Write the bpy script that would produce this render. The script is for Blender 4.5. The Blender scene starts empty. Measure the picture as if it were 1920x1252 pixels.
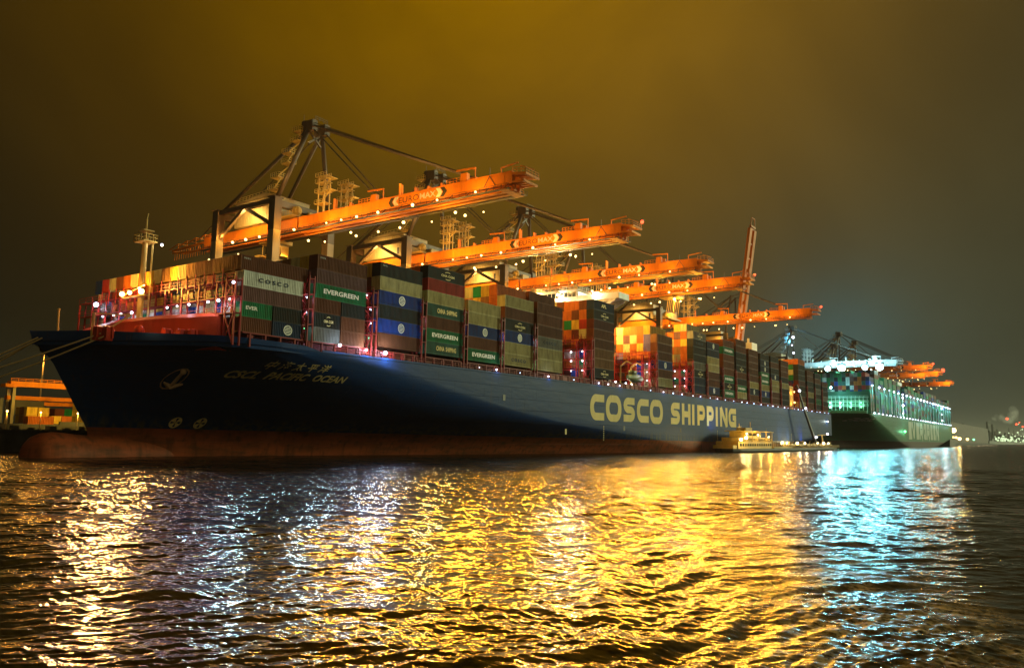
import bpy, math, random
import numpy as np
from mathutils import Vector, Matrix
random.seed(7); rng = np.random.default_rng(11)
SC = bpy.context.scene; COL = SC.collection
# ------------------------------------------------------------------ camera
F_PX, TH, PI_, RO = 1471.97556, 0.615168352, 0.128207046, 0.0165475792
CAM = np.array([-76.3467, -106.9057, 4.7481])
def cam_axes():
    F0 = np.array([math.cos(TH), math.sin(TH), 0]); R0 = np.array([math.sin(TH), -math.cos(TH), 0]); U0 = np.array([0, 0, 1.])
    F = F0*math.cos(PI_)+U0*math.sin(PI_); U = U0*math.cos(PI_)-F0*math.sin(PI_)
    return F, R0*math.cos(RO)+U*math.sin(RO), U*math.cos(RO)-R0*math.sin(RO)
Fv, Rv, Uv = cam_axes()
cd = bpy.data.cameras.new('camera'); cam = bpy.data.objects.new('camera', cd); COL.objects.link(cam)
cam.matrix_world = Matrix(((Rv[0], Uv[0], -Fv[0], CAM[0]), (Rv[1], Uv[1], -Fv[1], CAM[1]), (Rv[2], Uv[2], -Fv[2], CAM[2]), (0, 0, 0, 1)))
cd.sensor_width = 36; cd.lens = F_PX/1920*36; cd.clip_start = 0.5; cd.clip_end = 60000
SC.camera = cam
SC.view_settings.view_transform = 'Standard'; SC.view_settings.look = 'None'
SC.view_settings.exposure = 0; SC.view_settings.gamma = 1
SC.cycles.use_denoising = True
SC.cycles.max_bounces = 5; SC.cycles.diffuse_bounces = 2; SC.cycles.glossy_bounces = 3; SC.cycles.volume_bounces = 0
SC.cycles.sample_clamp_indirect = 3.0; SC.cycles.sample_clamp_direct = 0
SC.cycles.caustics_reflective = False; SC.cycles.caustics_refractive = False
# ------------------------------------------------------------------ night sky
W = bpy.data.worlds.new('World'); SC.world = W; W.use_nodes = True
nt = W.node_tree; nt.nodes.clear()
wo = nt.nodes.new('ShaderNodeOutputWorld'); wb = nt.nodes.new('ShaderNodeBackground'); nt.links.new(wb.outputs[0], wo.inputs[0])
tc = nt.nodes.new('ShaderNodeTexCoord')
def direction(az_off, el):      # azimuth measured clockwise from the view axis, degrees
    a = TH-math.radians(az_off); e = math.radians(el)
    return (math.cos(a)*math.cos(e), math.sin(a)*math.cos(e), math.sin(e))
def lobe(az, el, power, col):
    d = nt.nodes.new('ShaderNodeVectorMath'); d.operation = 'DOT_PRODUCT'
    nt.links.new(tc.outputs['Generated'], d.inputs[0]); d.inputs[1].default_value = direction(az, el)
    m = nt.nodes.new('ShaderNodeMath'); m.operation = 'MAXIMUM'; m.inputs[1].default_value = 0; nt.links.new(d.outputs['Value'], m.inputs[0])
    p = nt.nodes.new('ShaderNodeMath'); p.operation = 'POWER'; p.inputs[1].default_value = power; nt.links.new(m.outputs[0], p.inputs[0])
    s = nt.nodes.new('ShaderNodeVectorMath'); s.operation = 'SCALE'; s.inputs[0].default_value = col; nt.links.new(p.outputs[0], s.inputs['Scale'])
    return s.outputs[0]
lobes = [lobe(0, 40, 12, (.285, .126, -.006)), lobe(24, 16, 9, (.022, .019, .0065)), lobe(24, 4, 60, (.0, .016, .020)), lobe(22.5, 6.5, 420, (.0, .036, .048)), lobe(60, 20, 4, (.012, .013, .007)), lobe(150, 25, 2, (.19, .155, .07))]
acc = None
for l in lobes:
    if acc is None: acc = l; continue
    a = nt.nodes.new('ShaderNodeVectorMath'); a.operation = 'ADD'; nt.links.new(acc, a.inputs[0]); nt.links.new(l, a.inputs[1]); acc = a.outputs[0]
ab = nt.nodes.new('ShaderNodeVectorMath'); ab.operation = 'ADD'; nt.links.new(acc, ab.inputs[0]); ab.inputs[1].default_value = (.0065, .0050, .0018)
nz = nt.nodes.new('ShaderNodeTexNoise'); nz.inputs['Scale'].default_value = 2.6; nz.inputs['Detail'].default_value = 6; nz.inputs['Roughness'].default_value = .55; nz.inputs['Distortion'].default_value = .6; nt.links.new(tc.outputs['Generated'], nz.inputs['Vector'])
mr = nt.nodes.new('ShaderNodeMapRange'); mr.inputs['From Min'].default_value = .3; mr.inputs['From Max'].default_value = .7; mr.inputs['To Min'].default_value = .74; mr.inputs['To Max'].default_value = 1.2
nt.links.new(nz.outputs['Fac'], mr.inputs['Value'])
sc_ = nt.nodes.new('ShaderNodeVectorMath'); sc_.operation = 'SCALE'; nt.links.new(ab.outputs[0], sc_.inputs[0]); nt.links.new(mr.outputs[0], sc_.inputs['Scale'])
nt.links.new(sc_.outputs[0], wb.inputs['Color']); wb.inputs['Strength'].default_value = 1.0
# faint light of the far river bank, from ahead of the stern: leaves the flared bow dark
sl = bpy.data.lights.new('far_glow', 'SUN'); sl.energy = 1.7; sl.angle = math.radians(10); sl.color = (.92, 1.0, .55)
so = bpy.data.objects.new('far_glow', sl); COL.objects.link(so)
so.rotation_euler = Vector((-.80, .52, -.22)).to_track_quat('-Z', 'Y').to_euler()
HAZE = .00004
LK = 1.0        # lamp power scale
# ------------------------------------------------------------------ helpers
def link(o, parent=None):
    COL.objects.link(o)
    if parent is not None: o.parent = parent
    return o
def tag(o, label=None, cat=None, group=None, kind=None):
    if label: o['label'] = label
    if cat: o['category'] = cat
    if group: o['group'] = group
    if kind: o['kind'] = kind
    return o
def thing(name, loc, label, cat, group=None):
    o = bpy.data.objects.new(name, None); o.empty_display_size = .1; o.location = loc; link(o); return tag(o, label, cat, group)
class MB:
    def __init__(s): s.v = []; s.f = []; s.m = []
    def add(s, vs, fs, mi=0):
        n = len(s.v); s.v += [tuple(v) for v in vs]; s.f += [tuple(i+n for i in f) for f in fs]; s.m += [mi]*len(fs); return s
    def box(s, x0, x1, y0, y1, z0, z1, mi=0):
        return s.add([(x0, y0, z0), (x1, y0, z0), (x1, y1, z0), (x0, y1, z0), (x0, y0, z1), (x1, y0, z1), (x1, y1, z1), (x0, y1, z1)],
                     [(0, 3, 2, 1), (4, 5, 6, 7), (0, 1, 5, 4), (1, 2, 6, 5), (2, 3, 7, 6), (3, 0, 4, 7)], mi)
    def bar(s, a, b, w, h=None, mi=0, n=4, w2=None):
        a = Vector(a); b = Vector(b); d = (b-a); L = d.length
        if L < 1e-6: return s
        d.normalize(); up = Vector((0, 0, 1)) if abs(d.z) < .95 else Vector((1, 0, 0))
        r = d.cross(up).normalized(); u = r.cross(d).normalized(); h = h or w; k2 = (w2/w) if w2 else 1
        vs = []
        if n == 4: pts = [(-.5, -.5), (.5, -.5), (.5, .5), (-.5, .5)]
        else: pts = [(.5*math.cos(2*math.pi*i/n), .5*math.sin(2*math.pi*i/n)) for i in range(n)]
        for p, k in ((a, 1), (b, k2)):
            for (x, y) in pts: vs.append(p+r*(x*w*k)+u*(y*h*k))
        N = len(pts)
        fs = [(i, (i+1) % N, N+(i+1) % N, N+i) for i in range(N)]+[tuple(range(N-1, -1, -1)), tuple(range(N, 2*N))]
        return s.add(vs, fs, mi)
    def path(s, pts, w, n=6, mi=0):
        for a, b in zip(pts, pts[1:]): s.bar(a, b, w, n=n, mi=mi)
        return s
    def ball(s, c, r, mi=0, seg=10, ring=6):
        vs = [(c[0], c[1], c[2]-r)]
        for j in range(1, ring):
            t = math.pi*j/ring-math.pi/2
            for i in range(seg):
                p = 2*math.pi*i/seg; vs.append((c[0]+r*math.cos(t)*math.cos(p), c[1]+r*math.cos(t)*math.sin(p), c[2]+r*math.sin(t)))
        vs.append((c[0], c[1], c[2]+r)); fs = []
        for i in range(seg): fs.append((0, 1+(i+1) % seg, 1+i))
        for j in range(ring-2):
            for i in range(seg):
                a = 1+j*seg; fs.append((a+i, a+(i+1) % seg, a+seg+(i+1) % seg, a+seg+i))
        a = 1+(ring-2)*seg; L = len(vs)-1
        for i in range(seg): fs.append((a+i, a+(i+1) % seg, L))
        return s.add(vs, fs, mi)
    def rail(s, a, b, h=1.1, step=2.0, t=.07, mi=0, mid=True):
        a = Vector(a); b = Vector(b); L = (b-a).length; n = max(1, int(L/step))
        for i in range(n+1):
            p = a.lerp(b, i/n); s.bar(p, p+Vector((0, 0, h)), t, mi=mi)
        for z in ((h, h*.5) if mid else (h,)): s.bar(a+Vector((0, 0, z)), b+Vector((0, 0, z)), t, mi=mi)
        return s
    def mesh(s, name, mats, smooth=False):
        me = bpy.data.meshes.new(name); me.from_pydata(s.v, [], s.f)
        for m in (mats if isinstance(mats, (list, tuple)) else [mats]): me.materials.append(m)
        if any(s.m): me.polygons.foreach_set('material_index', s.m)
        if smooth: me.polygons.foreach_set('use_smooth', [True]*len(s.f))
        me.update(); return me
    def build(s, name, mats, parent=None, smooth=False, loc=None):
        o = bpy.data.objects.new(name, s.mesh(name, mats, smooth))
        if loc is not None: o.location = loc
        return link(o, parent)
def copy_tree(o, parent=None):
    c = o.copy(); COL.objects.link(c); c.parent = parent
    for ch in list(o.children): copy_tree(ch, c)
    return c
# ------------------------------------------------------------------ materials
MATS = {}
def N_(t, k, **kw):
    n = t.nodes.new(k)
    for a, b in kw.items(): setattr(n, a, b)
    return n
def mat(name, col, rough=.55, metal=0., dirt=.35, scale=.5, dirtcol=(.02, .014, .008), emit=None, spec=.5, bump=0.0, streak=True):
    if name in MATS: return MATS[name]
    m = bpy.data.materials.new(name); m.use_nodes = True; t = m.node_tree; b = t.nodes['Principled BSDF']
    b.inputs['Roughness'].default_value = rough; b.inputs['Metallic'].default_value = metal; b.inputs['Specular IOR Level'].default_value = spec
    b.inputs['Base Color'].default_value = (*col, 1)
    if emit:
        b.inputs['Emission Color'].default_value = (*emit[0], 1); b.inputs['Emission Strength'].default_value = emit[1]
        m.cycles.emission_sampling = 'NONE'
    elif dirt:
        g = N_(t, 'ShaderNodeNewGeometry'); mp = N_(t, 'ShaderNodeMapping'); mp.inputs['Scale'].default_value = (scale, scale, scale*.25 if streak else scale)
        oi = N_(t, 'ShaderNodeObjectInfo')
        t.links.new(g.outputs['Position'], mp.inputs['Vector'])
        no = N_(t, 'ShaderNodeTexNoise'); no.inputs['Detail'].default_value = 5; no.inputs['Scale'].default_value = 1; no.inputs['Roughness'].default_value = .65
        t.links.new(mp.outputs[0], no.inputs['Vector'])
        r = N_(t, 'ShaderNodeMapRange'); r.inputs['From Min'].default_value = .42; r.inputs['From Max'].default_value = .75; r.inputs['To Max'].default_value = dirt
        t.links.new(no.outputs['Fac'], r.inputs['Value'])
        hs = N_(t, 'ShaderNodeMath', operation='MULTIPLY_ADD'); hs.inputs[1].default_value = .3; hs.inputs[2].default_value = .85
        t.links.new(oi.outputs['Random'], hs.inputs[0])
        hv = N_(t, 'ShaderNodeVectorMath', operation='SCALE'); hv.inputs[0].default_value = col; t.links.new(hs.outputs[0], hv.inputs['Scale'])
        mx = N_(t, 'ShaderNodeMix', data_type='RGBA'); mx.inputs[7].default_value = (*dirtcol, 1)
        t.links.new(hv.outputs[0], mx.inputs[6]); t.links.new(r.outputs[0], mx.inputs[0]); t.links.new(mx.outputs[2], b.inputs['Base Color'])
        r2 = N_(t, 'ShaderNodeMapRange'); r2.inputs['To Min'].default_value = max(.05, rough-.12); r2.inputs['To Max'].default_value = min(1, rough+.2)
        t.links.new(no.outputs['Fac'], r2.inputs['Value']); t.links.new(r2.outputs[0], b.inputs['Roughness'])
        if bump:
            bp = N_(t, 'ShaderNodeBump'); bp.inputs['Strength'].default_value = bump; bp.inputs['Distance'].default_value = .1
            t.links.new(no.outputs['Fac'], bp.inputs['Height']); t.links.new(bp.outputs[0], b.inputs['Normal'])
    MATS[name] = m; return m
CC = dict(brown=(.15, .045, .015), maroon=(.10, .022, .018), tan=(.26, .12, .04), orange=(.50, .13, .02), red=(.42, .035, .02), cream=(.50, .44, .20), white=(.62, .64, .58),
          yellow=(.62, .40, .05), grey=(.22, .22, .19), blue=(.010, .05, .26), navy=(.010, .032, .085), dark=(.020, .026, .026), green=(.012, .20, .075), teal=(.04, .13, .10), mauve=(.16, .075, .07), violet=(.16, .13, .30))
CM = {k: mat('paint_'+k, v, .6, dirt=.6, spec=.12, scale=.9, dirtcol=(.055, .026, .013)) for k, v in CC.items()}
M_ORANGE = mat('crane_orange', (.85, .25, .010), .5, dirt=.25, spec=.15)
M_CRANE = mat('crane_steel', (.12, .085, .06), .5, dirt=.3)
M_LEG = mat('crane_leg', (.34, .27, .16), .5, dirt=.45)
M_RAIL = mat('rail_yellow', (.68, .46, .12), .5, dirt=.2)
M_HOUSE = mat('house_cream', (.60, .48, .26), .5, dirt=.25)
M_DARK = mat('dark_steel', (.035, .03, .028), .5, dirt=.2)
M_BLACK = mat('black_letters', (.02, .015, .01), .6, dirt=0)
M_WHITE = mat('white_paint', (.75, .74, .68), .45, dirt=.15)
M_CREAMLET = mat('cream_letters', (.95, .74, .28), .5, dirt=.12, spec=.15)
M_GOLDLET = mat('name_letters', (.95, .78, .36), .5, dirt=.1, spec=.15)
M_RED = mat('deck_red', (.30, .022, .016), .45, dirt=.35, spec=.15)
M_BREAK = mat('breakwater_red', (.50, .055, .018), .5, dirt=.3, scale=.3, spec=.15)
M_ROPE = mat('rope', (.85, .62, .30), .8, dirt=.2)
M_CONC = mat('quay_concrete', (.10, .095, .085), .8, dirt=.5, scale=.3, streak=False)
M_ASPH = mat('quay_ground', (.07, .065, .055), .85, dirt=.4, scale=.2, streak=False)
M_EGREEN = mat('ever_green', (.02, .13, .055), .45, dirt=.2, scale=.2)
M_GLASS = mat('window_glass', (.02, .03, .035), .1, dirt=0)
EW = mat('lamp_white', (1, 1, 1), emit=((.80, .80, 1.0), 3.5))
EB = mat('lamp_blue_white', (1, 1, 1), emit=((.50, .65, 1.0), 4.5))
EY = mat('lamp_sodium', (1, 1, 1), emit=((1.0, .66, .22), 4.5))
EYY = mat('lamp_flood', (1, 1, 1), emit=((1.0, .72, .30), 9))
EC = mat('lamp_cyan', (1, 1, 1), emit=((.55, .95, 1.0), 14))
ER = mat('lamp_red', (1, .1, .05), emit=((1.0, .06, .02), 6))
EG = mat('lamp_green', (.1, 1, .3), emit=((.25, 1.0, .45), 3))
SODIUM = (1.0, .46, .07); FLOOD = (1.0, .55, .13); COOL = (.62, .74, 1.0); CYAN = (.35, .85, 1.0)
def plight(loc, w, col, rad=.4, parent=None, name='lamp_or_fill_light'):
    l = bpy.data.lights.new(name, 'POINT'); l.energy = w*LK; l.color = col; l.shadow_soft_size = rad
    o = bpy.data.objects.new(name, l); o.location = loc; link(o, parent); return o
def spot(loc, target, w, col, size=70, rad=.5, parent=None, name='flood_or_fill_light', off=(0, 0, 0)):
    l = bpy.data.lights.new(name, 'SPOT'); l.energy = w*LK; l.color = col; l.shadow_soft_size = rad; l.spot_size = math.radians(size); l.spot_blend = .6
    o = bpy.data.objects.new(name, l); o.location = loc; o.rotation_euler = (Vector(target)-Vector(loc)).to_track_quat('-Z', 'Y').to_euler(); link(o, parent); return o
_lamp = {}
def lamp(name, loc, parent, em, r=.35, hood=True):
    k = (em.name, r, hood)
    if k not in _lamp:
        b = MB(); b.ball((0, 0, 0), r, 0)
        if hood: b.box(-r, r, -r, r, r*.9, r*1.3, 1)
        _lamp[k] = b.mesh(name, [em, M_DARK], smooth=False)
    o = bpy.data.objects.new(name, _lamp[k]); o.location = loc; k_ = random.choice((.7, .85, 1, 1.1, 1.3)); o.scale = (k_,)*3; return link(o, parent)
# ------------------------------------------------------------------ lettering
_txt = {}
def text_pts(s, bold=0.0, shear=0.0):
    k = (s, bold, shear)
    if k not in _txt:
        c = bpy.data.curves.new('letters', 'FONT'); c.body = s; c.size = 1; c.offset = bold; c.shear = shear; c.resolution_u = 3
        o = bpy.data.objects.new('letters', c); COL.objects.link(o)
        dg = bpy.context.evaluated_depsgraph_get(); me = bpy.data.meshes.new_from_object(o.evaluated_get(dg))
        V = np.array([v.co[:2] for v in me.vertices]); Fc = [tuple(p.vertices) for p in me.polygons]
        bpy.data.objects.remove(o); bpy.data.curves.remove(c); bpy.data.meshes.remove(me)
        mn = V.min(0); mx = V.max(0); _txt[k] = ((V-mn)/(mx-mn), Fc)
    return _txt[k]
def text_on(name, s, fn, m, parent, bold=.012, shear=0.):
    """fn maps the text's 0..1 x and 0..1 height onto a point of the surface it is painted on"""
    V, Fc = text_pts(s, bold, shear)
    b = MB(); b.add([fn(x, y) for x, y in V], Fc); return b.build(name, m, parent)
def text_face(name, s, x0, x1, z0, z1, y, m, parent, bold=.012, shear=0.):
    return text_on(name, s, lambda u, v: (x0+(x1-x0)*u, y, z0+(z1-z0)*v), m, parent, bold, shear)
def arc(cx, cy, rx, ry, a0, a1, n=8): return [(cx+rx*math.cos(math.radians(a0+(a1-a0)*i/n)), cy+ry*math.sin(math.radians(a0+(a1-a0)*i/n))) for i in range(n+1)]
def stroke_letter(ch, w, h, t):
    """broad stroke capitals, returned as quads in a w x h box"""
    a = t/2; R = min(w-t, h-t)*.42; L, B, Rr, T = a, a, w-a, h-a; S = []; Q3 = min(R*1.3, (T-B)*.47)
    if ch == 'C': S.append([(w, T), (L+R, T)]+arc(L+R, T-Q3, R, Q3, 90, 180)+arc(L+R, B+Q3, R, Q3, 180, 270)+[(w, B)])
    elif ch == 'G': S.append([(w, T), (L+R, T)]+arc(L+R, T-Q3, R, Q3, 90, 180)+arc(L+R, B+Q3, R, Q3, 180, 270)+[(Rr, B), (Rr, h*.5), (w*.55, h*.5)])
    elif ch == 'O':
        Q = min(R*1.4, (T-B)*.47); p = arc(L+R, T-Q, R, Q, 90, 180)+arc(L+R, B+Q, R, Q, 180, 270)+arc(Rr-R, B+Q, R, Q, 270, 360)+arc(Rr-R, T-Q, R, Q, 0, 90); S.append(p+[p[0]])
    elif ch == 'S':
        m_ = h/2; q = (T-m_)/2; r = R*.9
        S.append([(w*.97, T)]+[(L+r, T)]+arc(L+r, m_+q, r, q, 90, 270)+arc(Rr-r, m_-q, r, q, 90, -90)+[(0, B)])
    elif ch == 'H': S += [[(L, 0), (L, h)], [(Rr, 0), (Rr, h)], [(L, h/2), (Rr, h/2)]]
    elif ch == 'I': S.append([(w/2, 0), (w/2, h)])
    elif ch == 'P':
        m_ = h*.40; q = (T-m_)/2; S += [[(L, 0), (L, h)], [(L, T)]+arc(Rr-q*.8, m_+q, q*.8, q, 90, -90)+[(L, m_)]]
    elif ch == 'N': S += [[(L, 0), (L, h)], [(Rr, 0), (Rr, h)], [(L, h*.97), (Rr, h*.03)]]
    elif ch == 'E': S += [[(L, 0), (L, h)], [(L, T), (w, T)], [(L, h/2), (w*.9, h/2)], [(L, B), (w, B)]]
    elif ch == 'V': S += [[(L*.8, h), (w/2, t*.3)], [(w-L*.8, h), (w/2, t*.3)]]
    elif ch == 'R':
        m_ = h*.45; q = (T-m_)/2; S += [[(L, 0), (L, h)], [(L, T)]+arc(Rr-q*.8, m_+q, q*.8, q, 90, -90)+[(L, m_)], [(w*.5, m_), (Rr, 0)]]
    out = []
    for k, P in enumerate(S):
        P = [np.array(p, float) for p in P]; P = [p for i, p in enumerate(P) if i == 0 or np.linalg.norm(p-P[i-1]) > 1e-4]
        lft = []; rgt = []
        for i in range(len(P)):
            d1 = P[i]-P[i-1] if i else P[1]-P[0]; d2 = P[i+1]-P[i] if i < len(P)-1 else d1
            d1 = d1/np.linalg.norm(d1); d2 = d2/np.linalg.norm(d2); n1 = np.array([-d1[1], d1[0]]); n2 = np.array([-d2[1], d2[0]]); n = n1+n2; n = n/max(np.dot(n, n1), .55)
            lft.append(P[i]+n*a); rgt.append(P[i]-n*a)
        for i in range(len(P)-1): out.append((k, (rgt[i], rgt[i+1], lft[i+1], lft[i])))
    return out
# ------------------------------------------------------------------ ship hull
B2 = 29.2; YC = 28.0
def ip(x, xs, ys): return float(np.interp(x, xs, ys))
def Xstem(z): return ip(z, [-3, 4.5, 6.7, 11, 15.2, 17.3, 18.6, 19.7], [-8.0, -8.7, -10.1, -12.6, -15.1, -16.9, -18.5, -18.9])
def Xflat(z): return ip(z, [-3, 0, 4, 7.3, 8, 10.6, 13.7, 16.9, 18.2, 19.6], [215, 190, 158, 112, 99, 76, 55, 38, 27, 16])
def halfb(X, z):
    xs = Xstem(z); xf = Xflat(z); u = min(max((X-xs)/(xf-xs), 0), 1)
    k = min(max((z-2)/17., 0), 1); p = 1.45+.55*k; q = 1.0-.25*k
    g = (1-(1-u)**p)**q; w_ = k**1.6
    g = g*(1-w_)+w_*ip(u, [0, .02, .05, .085, .12, .18, .25, .36, .41, .47, .60, 1], [0, .04, .11, .21, .33, .49, .66, .885, .94, .975, 1, 1])
    if z < 7.5:
        xe = 377-(7.5-z)*5.5; x0 = xe-(10+(7.5-z)*11)
        if X > x0:
            v = min((X-x0)/(xe-x0), 1); g *= math.sqrt(max(0, 1-v**2.4))*(1) if z < 7.4 else 1
    return B2*g
def hullY(X, z): return YC-halfb(X, z)
def hull_mat(name, top, low, zl, slope, seam=True):
    m = bpy.data.materials.new(name); m.use_nodes = True; t = m.node_tree; b = t.nodes['Principled BSDF']; b.inputs['Roughness'].default_value = .5
    b.inputs['Specular IOR Level'].default_value = .10
    tcn = N_(t, 'ShaderNodeTexCoord'); sx = N_(t, 'ShaderNodeSeparateXYZ'); t.links.new(tcn.outputs['Object'], sx.inputs[0])
    ma = N_(t, 'ShaderNodeMath', operation='MULTIPLY_ADD'); ma.inputs[1].default_value = slope; t.links.new(sx.outputs['X'], ma.inputs[0]); t.links.new(sx.outputs['Z'], ma.inputs[2])
    st = N_(t, 'ShaderNodeMath', operation='GREATER_THAN'); st.inputs[1].default_value = zl; t.links.new(ma.outputs[0], st.inputs[0])
    mp = N_(t, 'ShaderNodeMapping'); mp.inputs['Scale'].default_value = (.12, .12, .5); t.links.new(tcn.outputs['Object'], mp.inputs[0])
    no = N_(t, 'ShaderNodeTexNoise'); no.inputs['Scale'].default_value = 1.0; no.inputs['Detail'].default_value = 7; no.inputs['Roughness'].default_value = .68; t.links.new(mp.outputs[0], no.inputs[0])
    mp2 = N_(t, 'ShaderNodeMapping'); mp2.inputs['Scale'].default_value = (.9, .9, .06); t.links.new(tcn.outputs['Object'], mp2.inputs[0])
    n2 = N_(t, 'ShaderNodeTexNoise'); n2.inputs['Scale'].default_value = 1.0; n2.inputs['Detail'].default_value = 5; t.links.new(mp2.outputs[0], n2.inputs[0])
    def ramp(src, a, c, lo, hi):
        r = N_(t, 'ShaderNodeMapRange'); r.inputs['From Min'].default_value = a; r.inputs['From Max'].default_value = c; r.inputs['To Min'].default_value = lo; r.inputs['To Max'].default_value = hi; t.links.new(src, r.inputs[0]); return r.outputs[0]
    def mix(f, a, c):
        x = N_(t, 'ShaderNodeMix', data_type='RGBA')
        for i, v in ((0, f), (6, a), (7, c)):
            if isinstance(v, tuple): x.inputs[i].default_value = (*v, 1)
            elif isinstance(v, float): x.inputs[i].default_value = v
            else: t.links.new(v, x.inputs[i])
        return x.outputs[2]
    blue = mix(ramp(no.outputs[0], .4, .7, 0, .55), top, tuple(c*.55+.012 for c in top))
    blue = mix(ramp(n2.outputs[0], .56, .72, 0, .5), blue, tuple(c*.5+.02 for c in top))
    redc = mix(ramp(no.outputs[0], .4, .68, 0, .75), low, (.06, .035, .015))
    redc = mix(ramp(n2.outputs[0], .5, .7, 0, .6), redc, (.035, .03, .018))
    w = N_(t, 'ShaderNodeTexBrick'); w.inputs['Scale'].default_value = 1; w.inputs['Mortar Size'].default_value = .045; w.inputs['Brick Width'].default_value = 10.5; w.inputs['Row Height'].default_value = 2.65; w.inputs['Mortar Smooth'].default_value = .3
    cmb = N_(t, 'ShaderNodeCombineXYZ'); t.links.new(sx.outputs['X'], cmb.inputs[0]); t.links.new(sx.outputs['Z'], cmb.inputs[1]); t.links.new(cmb.outputs[0], w.inputs[0])
    seam = N_(t, 'ShaderNodeMath', operation='MULTIPLY'); seam.inputs[1].default_value = .45; t.links.new(w.outputs['Fac'], seam.inputs[0])
    blue = mix(seam.outputs[0], blue, tuple(c*.3 for c in top))
    # rust weeping down from scuppers and seams
    mp3 = N_(t, 'ShaderNodeMapping'); mp3.inputs['Scale'].default_value = (.55, .55, .035); t.links.new(tcn.outputs['Object'], mp3.inputs[0])
    n3 = N_(t, 'ShaderNodeTexNoise'); n3.inputs['Scale'].default_value = 1.0; n3.inputs['Detail'].default_value = 8; n3.inputs['Roughness'].default_value = .75; t.links.new(mp3.outputs[0], n3.inputs[0])
    blue = mix(ramp(n3.outputs[0], .60, .74, 0, .55), blue, (.075, .040, .022))
    # scum and scrapes just above the boot topping
    sc = N_(t, 'ShaderNodeMapRange'); sc.inputs[1].default_value = zl; sc.inputs[2].default_value = zl+2.6; sc.inputs[3].default_value = .8; sc.inputs[4].default_value = 0; t.links.new(ma.outputs[0], sc.inputs[0])
    sm_ = N_(t, 'ShaderNodeMath', operation='MULTIPLY'); t.links.new(sc.outputs[0], sm_.inputs[0]); t.links.new(ramp(n2.outputs[0], .42, .62, 0, 1), sm_.inputs[1])
    blue = mix(sm_.outputs[0], blue, (.10, .10, .06))
    fin = mix(st.outputs[0], redc, blue); t.links.new(fin, b.inputs['Base Color'])
    # plate seams and slight buckling
    mm = N_(t, 'ShaderNodeMath', operation='MULTIPLY_ADD'); mm.inputs[1].default_value = -.5; t.links.new(w.outputs['Fac'], mm.inputs[0]); t.links.new(no.outputs[0], mm.inputs[2])
    bp = N_(t, 'ShaderNodeBump'); bp.inputs['Strength'].default_value = .8; bp.inputs['Distance'].default_value = .12; t.links.new(mm.outputs[0], bp.inputs['Height']); t.links.new(bp.outputs[0], b.inputs['Normal'])
    return m
M_HULL = hull_mat('hull_navy', (.009, .043, .165), (.36, .085, .030), 4.9, .006)
M_EHULL = hull_mat('hull_green', (.045, .19, .085), (.08, .035, .02), 4.0, 0)
def build_hull(name, m, parent):
    zs = [-2.5, -1, 0, 1, 2, 3, 4, 5, 6, 7, 7.4, 7.6, 8.5, 9.5, 10.6, 11.7, 12.8, 13.9, 15, 16, 16.9, 17.6, 18.2, 18.6]
    us = list(np.linspace(0, 1, 61)**1.25)
    b = MB(); rows = []
    for z in zs:
        xs = Xstem(z); xf = Xflat(z); xe = 377-(7.5-z)*5.5 if z < 7.5 else 377
        X = [xs+(xf-xs)*u for u in us]+list(np.linspace(xf, 250, 6)[1:])+list(np.linspace(250, xe, 26)[1:])
        rows.append([(x, YC-halfb(x, z), z) for x in X])
    n = len(rows[0]); Rn = len(rows)
    near = [p for r in rows for p in r]; far = [(p[0], 2*YC-p[1], p[2]) for p in near]
    fs = []
    for j in range(Rn-1):
        for i in range(n-1):
            a = j*n+i; fs.append((a, a+1, a+n+1, a+n))
    b.add(near, fs); b.add(far, [tuple(reversed(f)) for f in fs])
    # transom and deck
    for j in range(Rn-1):
        p, q = rows[j][-1], rows[j+1][-1]
        b.add([p, (p[0], 2*YC-p[1], p[2]), (q[0], 2*YC-q[1], q[2]), q], [(0, 1, 2, 3)])
    r = rows[-4]
    for i in range(n-1):
        p, q = r[i], r[i+1]
        b.add([p, q, (q[0], 2*YC-q[1], q[2]), (p[0], 2*YC-p[1], p[2])], [(0, 1, 2, 3)])
    return b.build(name, m, parent, smooth=True)
def build_bulwark(name, m, parent):
    b = MB()
    def top(x): return ip(x, [-19, -14, -8, 3, 12.5, 15.5, 20], [20.1, 20.2, 19.75, 19.5, 19.3, 18.65, 18.62])
    us = list(np.linspace(0, 1, 50)**1.4); X = [-18.55+u*(20+18.55) for u in us]
    for side in (1, -1):
        prev = None
        for x in X:
            zt = top(x); x_ = x-.35*max(0, zt-18.6)*max(0, (-8-x)/10.5)
            yb = halfb(x, 18.58); yt = min(B2, halfb(x_ if x_ > -18.8 else -18.8, 18.6)+.06*(zt-18.6))
            cur = [(x, YC-side*yb, 18.55), (x_, YC-side*yt, zt), (x_+.15, YC-side*(yt-.2), zt), (x+.15, YC-side*(yb-.2), 17.9)]
            if prev:
                for k in range(3):
                    q = [prev[k], cur[k], cur[k+1], prev[k+1]]
                    b.add(q, [(0, 1, 2, 3) if side > 0 else (3, 2, 1, 0)])
            prev = cur
    return b.build(name, m, parent, smooth=False)
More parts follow.
